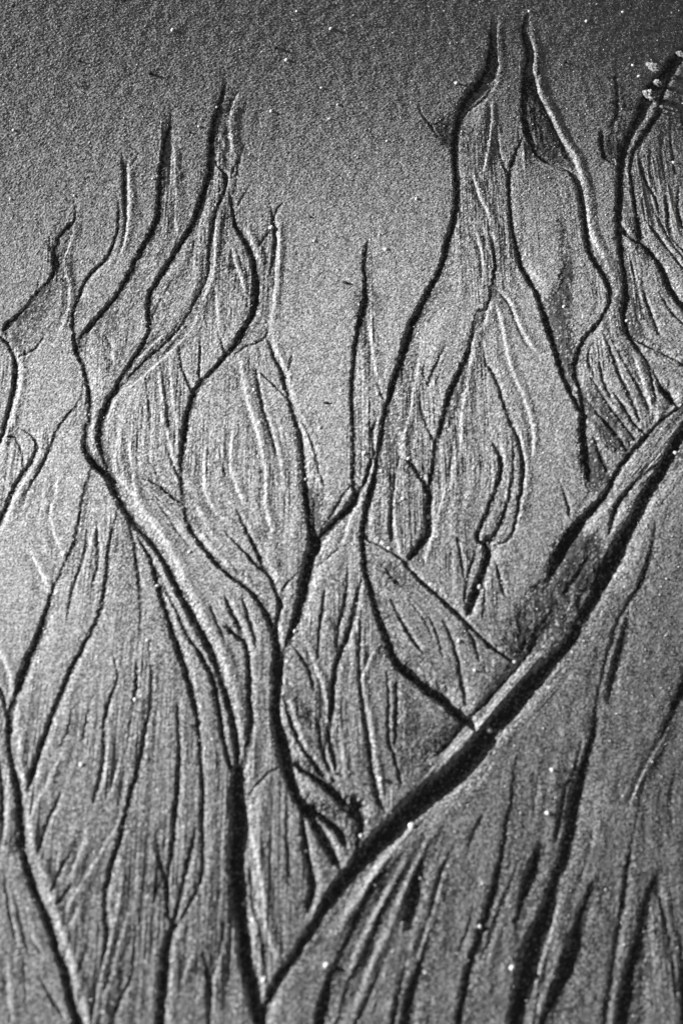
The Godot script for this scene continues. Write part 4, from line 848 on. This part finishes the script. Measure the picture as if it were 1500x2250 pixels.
# ---------------------------------------------------------------- the sand sheet
func sand_material() -> StandardMaterial3D:
	var m := StandardMaterial3D.new()
	m.vertex_color_use_as_albedo = true
	m.roughness = 0.85
	m.metallic_specular = 0.35
	m.albedo_texture = grain_texture()
	m.uv1_triplanar = true
	m.uv1_world_triplanar = true
	m.uv1_scale = Vector3.ONE / (1024.0 * 0.00075)
	return m

var grain_tex: ImageTexture
func grain_texture() -> ImageTexture:
	# single sand grains: mostly mid grey quartz, some dark mineral, some clear and pale
	if grain_tex == null:
		var im := Image.create(1024, 1024, false, Image.FORMAT_RGB8)
		for y in 1024:
			for x in 1024:
				var g := clampf(0.64 + 0.27 * rng.randfn(), 0.06, 1.0)
				if rng.randf() < 0.13:
					g = rng.randf_range(0.05, 0.2)
				g = Color(g, g, g).linear_to_srgb().r
				im.set_pixel(x, y, Color(g, g, g))
		grain_tex = ImageTexture.create_from_image(im)
	return grain_tex

func height_at(x: float, z: float) -> float:
	var i := clampi(int((x - X0) / DX) + RIM, 0, CX - 2)
	var j := clampi(int((z - Z0) / DZ) + RIM, 0, CZ - 2)
	var tx := clampf((x - xs[i]) / (xs[i + 1] - xs[i]), 0.0, 1.0)
	var tz := clampf((z - zs[j]) / (zs[j + 1] - zs[j]), 0.0, 1.0)
	var c := j * CX + i
	return lerpf(lerpf(height[c], height[c + 1], tx), lerpf(height[c + CX], height[c + CX + 1], tx), tz)

func build_sand():
	var total := CX * CZ
	height.resize(total)
	var verts := PackedVector3Array()
	var norms := PackedVector3Array()
	var cols := PackedColorArray()
	verts.resize(total)
	norms.resize(total)
	cols.resize(total)
	noise.seed = 21
	for j in CZ:
		var fj := j - RIM
		for i in CX:
			var x := xs[i]
			var z := zs[j]
			var h := shading_swell(x, z)
			var fi := i - RIM
			var dk := 0.0
			if fi >= 0 and fi < NX and fj >= 0 and fj < NZ:
				h += fine[fj * NX + fi]
				dk = dark[fj * NX + fi]
			h += rng.randfn() * lerpf(0.000085, 0.00003, smoothstep(-0.15, 0.2, z)) + noise.get_noise_2d(x * 60.0, z * 40.0) * 0.00010
			height[j * CX + i] = h
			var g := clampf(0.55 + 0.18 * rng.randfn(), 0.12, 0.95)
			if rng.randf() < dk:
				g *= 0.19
			verts[j * CX + i] = Vector3(x, h, z)
			cols[j * CX + i] = Color(g, g, g)
	for j in CZ:
		var jb := mini(j + 1, CZ - 1)
		var ja := jb - 1
		var wz := zs[jb] - zs[ja]
		for i in CX:
			var ib := mini(i + 1, CX - 1)
			var ia := ib - 1
			var gx := (height[j * CX + ib] - height[j * CX + ia]) / (xs[ib] - xs[ia])
			var gz := (height[jb * CX + i] - height[ja * CX + i]) / wz
			norms[j * CX + i] = Vector3(-gx, 1.0, -gz).normalized()
	var mat := sand_material()
	var main := PackedInt32Array()
	var parts := {}
	for j in CZ - 1:
		var fj := j - RIM
		for i in CX - 1:
			var c := j * CX + i
			var fi := i - RIM
			var who := -1
			if fi >= 0 and fi < NX and fj >= 0 and fj < NZ:
				who = owner_of[fj * NX + fi]
			if who < 0:
				main.append_array([c, c + 1, c + CX, c + 1, c + CX + 1, c + CX])
			else:
				if not parts.has(who):
					parts[who] = PackedInt32Array()
				parts[who].append(c)
	var ground := sheet(verts, norms, cols, main, mat)
	ground.name = "sand"
	ground.set_meta("kind", "structure")
	ground.set_meta("label", "grey beach sand cut by branching rills, smooth and bare at the top")
	ground.set_meta("category", "sand")
	add_child(ground, true)
	var map := PackedInt32Array()
	map.resize(total)
	var stamp := PackedInt32Array()
	stamp.resize(total)
	stamp.fill(-1)
	var keys := parts.keys()
	keys.sort()
	for who in keys:
		var cells: PackedInt32Array = parts[who]
		if cells.size() < 12:
			pass
		var v := PackedVector3Array()
		var n := PackedVector3Array()
		var k := PackedColorArray()
		var ix := PackedInt32Array()
		for c in cells:
			for q in [c, c + 1, c + CX, c + 1, c + CX + 1, c + CX]:
				if stamp[q] != who:
					stamp[q] = who
					map[q] = v.size()
					v.append(verts[q])
					n.append(norms[q])
					k.append(cols[q])
				ix.append(map[q])
		var part := sheet(v, n, k, ix, mat)
		part.name = "rill_channel"
		if RILLS[who][1] != "":
			part.set_meta("label", RILLS[who][1])
		ground.add_child(part, true)

func sheet(v: PackedVector3Array, n: PackedVector3Array, k: PackedColorArray, ix: PackedInt32Array, mat: Material) -> MeshInstance3D:
	var arrays := []
	arrays.resize(Mesh.ARRAY_MAX)
	arrays[Mesh.ARRAY_VERTEX] = v
	arrays[Mesh.ARRAY_NORMAL] = n
	arrays[Mesh.ARRAY_COLOR] = k
	arrays[Mesh.ARRAY_INDEX] = ix
	var m := ArrayMesh.new()
	m.add_surface_from_arrays(Mesh.PRIMITIVE_TRIANGLES, arrays)
	m.surface_set_material(0, mat)
	var o := MeshInstance3D.new()
	o.mesh = m
	return o

# ---------------------------------------------------------------- loose grains
func pebble(seed_: int, rough: float, rings: int, mat: Material, squash := 0.75, grainy := 0.0) -> ArrayMesh:
	# an uneven rounded stone of radius 1
	var r := RandomNumberGenerator.new()
	r.seed = seed_
	var nz := FastNoiseLite.new()
	nz.seed = seed_
	nz.frequency = 0.9
	var st := SurfaceTool.new()
	st.begin(Mesh.PRIMITIVE_TRIANGLES)
	var segs := rings * 2
	var pts := []
	for a in rings + 1:
		for b in segs:
			var th := PI * a / rings
			var ph := TAU * b / segs
			var d := Vector3(sin(th) * cos(ph), cos(th), sin(th) * sin(ph))
			var k := 1.0 + rough * nz.get_noise_3dv(d * 1.6) + 0.5 * rough * nz.get_noise_3dv(d * 3.4 + Vector3(7, 3, 1))
			if grainy > 0.0 and a > 0 and a < rings:
				k += grainy * r.randfn()
			pts.append(Vector3(d.x, d.y * squash, d.z * 0.82) * k)
	st.set_smooth_group(0 if grainy == 0.0 else -1)
	for a in rings:
		for b in segs:
			var p := a * segs + b
			var q := a * segs + (b + 1) % segs
			for t in [p, q, p + segs, q, q + segs, p + segs]:
				st.add_vertex(pts[t])
	st.index()
	st.generate_normals()
	st.set_material(mat)
	return st.commit()

func build_grains():
	var mat := StandardMaterial3D.new()
	mat.vertex_color_use_as_albedo = true
	mat.roughness = 0.5
	var mesh := pebble(3, 0.5, 3, mat)
	var count := 180000
	var mm := MultiMesh.new()
	mm.transform_format = MultiMesh.TRANSFORM_3D
	mm.use_colors = true
	mm.mesh = mesh
	mm.instance_count = count
	for i in count:
		var x := rng.randf_range(-0.43, 0.43)
		var z := rng.randf_range(-0.64, 0.44)
		var size := rng.randf_range(0.00022, 0.00046)
		var g := clampf(0.33 + 0.13 * rng.randfn(), 0.05, 0.7)
		var luck := rng.randf()
		if luck < 0.017:
			g = 0.85
			size *= rng.randf_range(1.1, 1.9)
		elif luck < 0.2:
			g = 0.06
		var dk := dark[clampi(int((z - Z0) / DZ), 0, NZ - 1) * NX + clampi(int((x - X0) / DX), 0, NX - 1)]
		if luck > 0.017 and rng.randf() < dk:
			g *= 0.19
		var b := Basis.from_euler(Vector3(rng.randf_range(-0.5, 0.5), rng.randf() * TAU, rng.randf_range(-0.5, 0.5))).scaled(Vector3.ONE * size)
		mm.set_instance_transform(i, Transform3D(b, Vector3(x, height_at(x, z) + size * 0.05, z)))
		mm.set_instance_color(i, Color(g, g, g))
	var o := MultiMeshInstance3D.new()
	o.multimesh = mm
	o.name = "sand_grains"
	o.set_meta("kind", "stuff")
	o.set_meta("label", "loose grey and pale sand grains scattered over the whole beach")
	o.set_meta("category", "sand grains")
	add_child(o, true)

func build_loose():
	var white := StandardMaterial3D.new()
	white.albedo_color = Color(0.86, 0.86, 0.86)
	white.roughness = 0.35
	var black := StandardMaterial3D.new()
	black.albedo_color = Color(0.17, 0.17, 0.17)
	black.roughness = 0.9
	var shapes := []
	for k in 5:
		shapes.append(pebble(40 + k, 0.45, 6, white, 0.5))
	var n := 0
	for g in GRAINS:
		var o := MeshInstance3D.new()
		o.mesh = shapes[n % 5]
		place(o, g[0], g[1], g[2] * 0.58, 1.0, rng.randf() * TAU, 0.12)
		o.name = numbered("shell_grain")
		tell(o, g[3], "grain", "pale grains lying on the sand")
		n += 1
	for g in BITS:
		var o := MeshInstance3D.new()
		o.mesh = pebble(70 + n, 0.35, 6, black, 0.5)
		place(o, g[0], g[1], g[2] * 0.62, g[5], -float(g[4]), 0.15)
		o.name = numbered("dark_bit")
		tell(o, g[3], "debris", "dark bits lying on the sand")
		n += 1
	var clay := sand_material()
	clay.vertex_color_use_as_albedo = false
	clay.albedo_color = Color(0.55, 0.55, 0.55).linear_to_srgb()
	for g in CLUMPS:
		var o := MeshInstance3D.new()
		o.mesh = pebble(120 + n, 0.55, 14, clay, 0.7, 0.055)
		place(o, g[0], g[1], g[2] * 0.5, g[4], -0.6, 0.75)
		o.name = numbered("sand_clump")
		tell(o, g[3], "sand clump", "sand clumps fallen from the rill bank")
		n += 1

func place(o: MeshInstance3D, x: float, z: float, r: float, narrow: float, turn: float, lift: float):
	x *= 0.001
	z *= 0.001
	r *= 0.001
	o.position = Vector3(x, height_at(x, z) + r * lift, z)
	o.basis = Basis(Vector3.UP, turn).scaled_local(Vector3(r, r * 0.9, r * narrow))

func tell(o: Node3D, label: String, category: String, group: String):
	o.set_meta("label", label)
	o.set_meta("category", category)
	o.set_meta("group", group)
	add_child(o, true)

var counts := {}
func numbered(called: String) -> String:
	var k: int = counts.get(called, 0)
	counts[called] = k + 1
	return called if k == 0 else "%s_%03d" % [called, k]
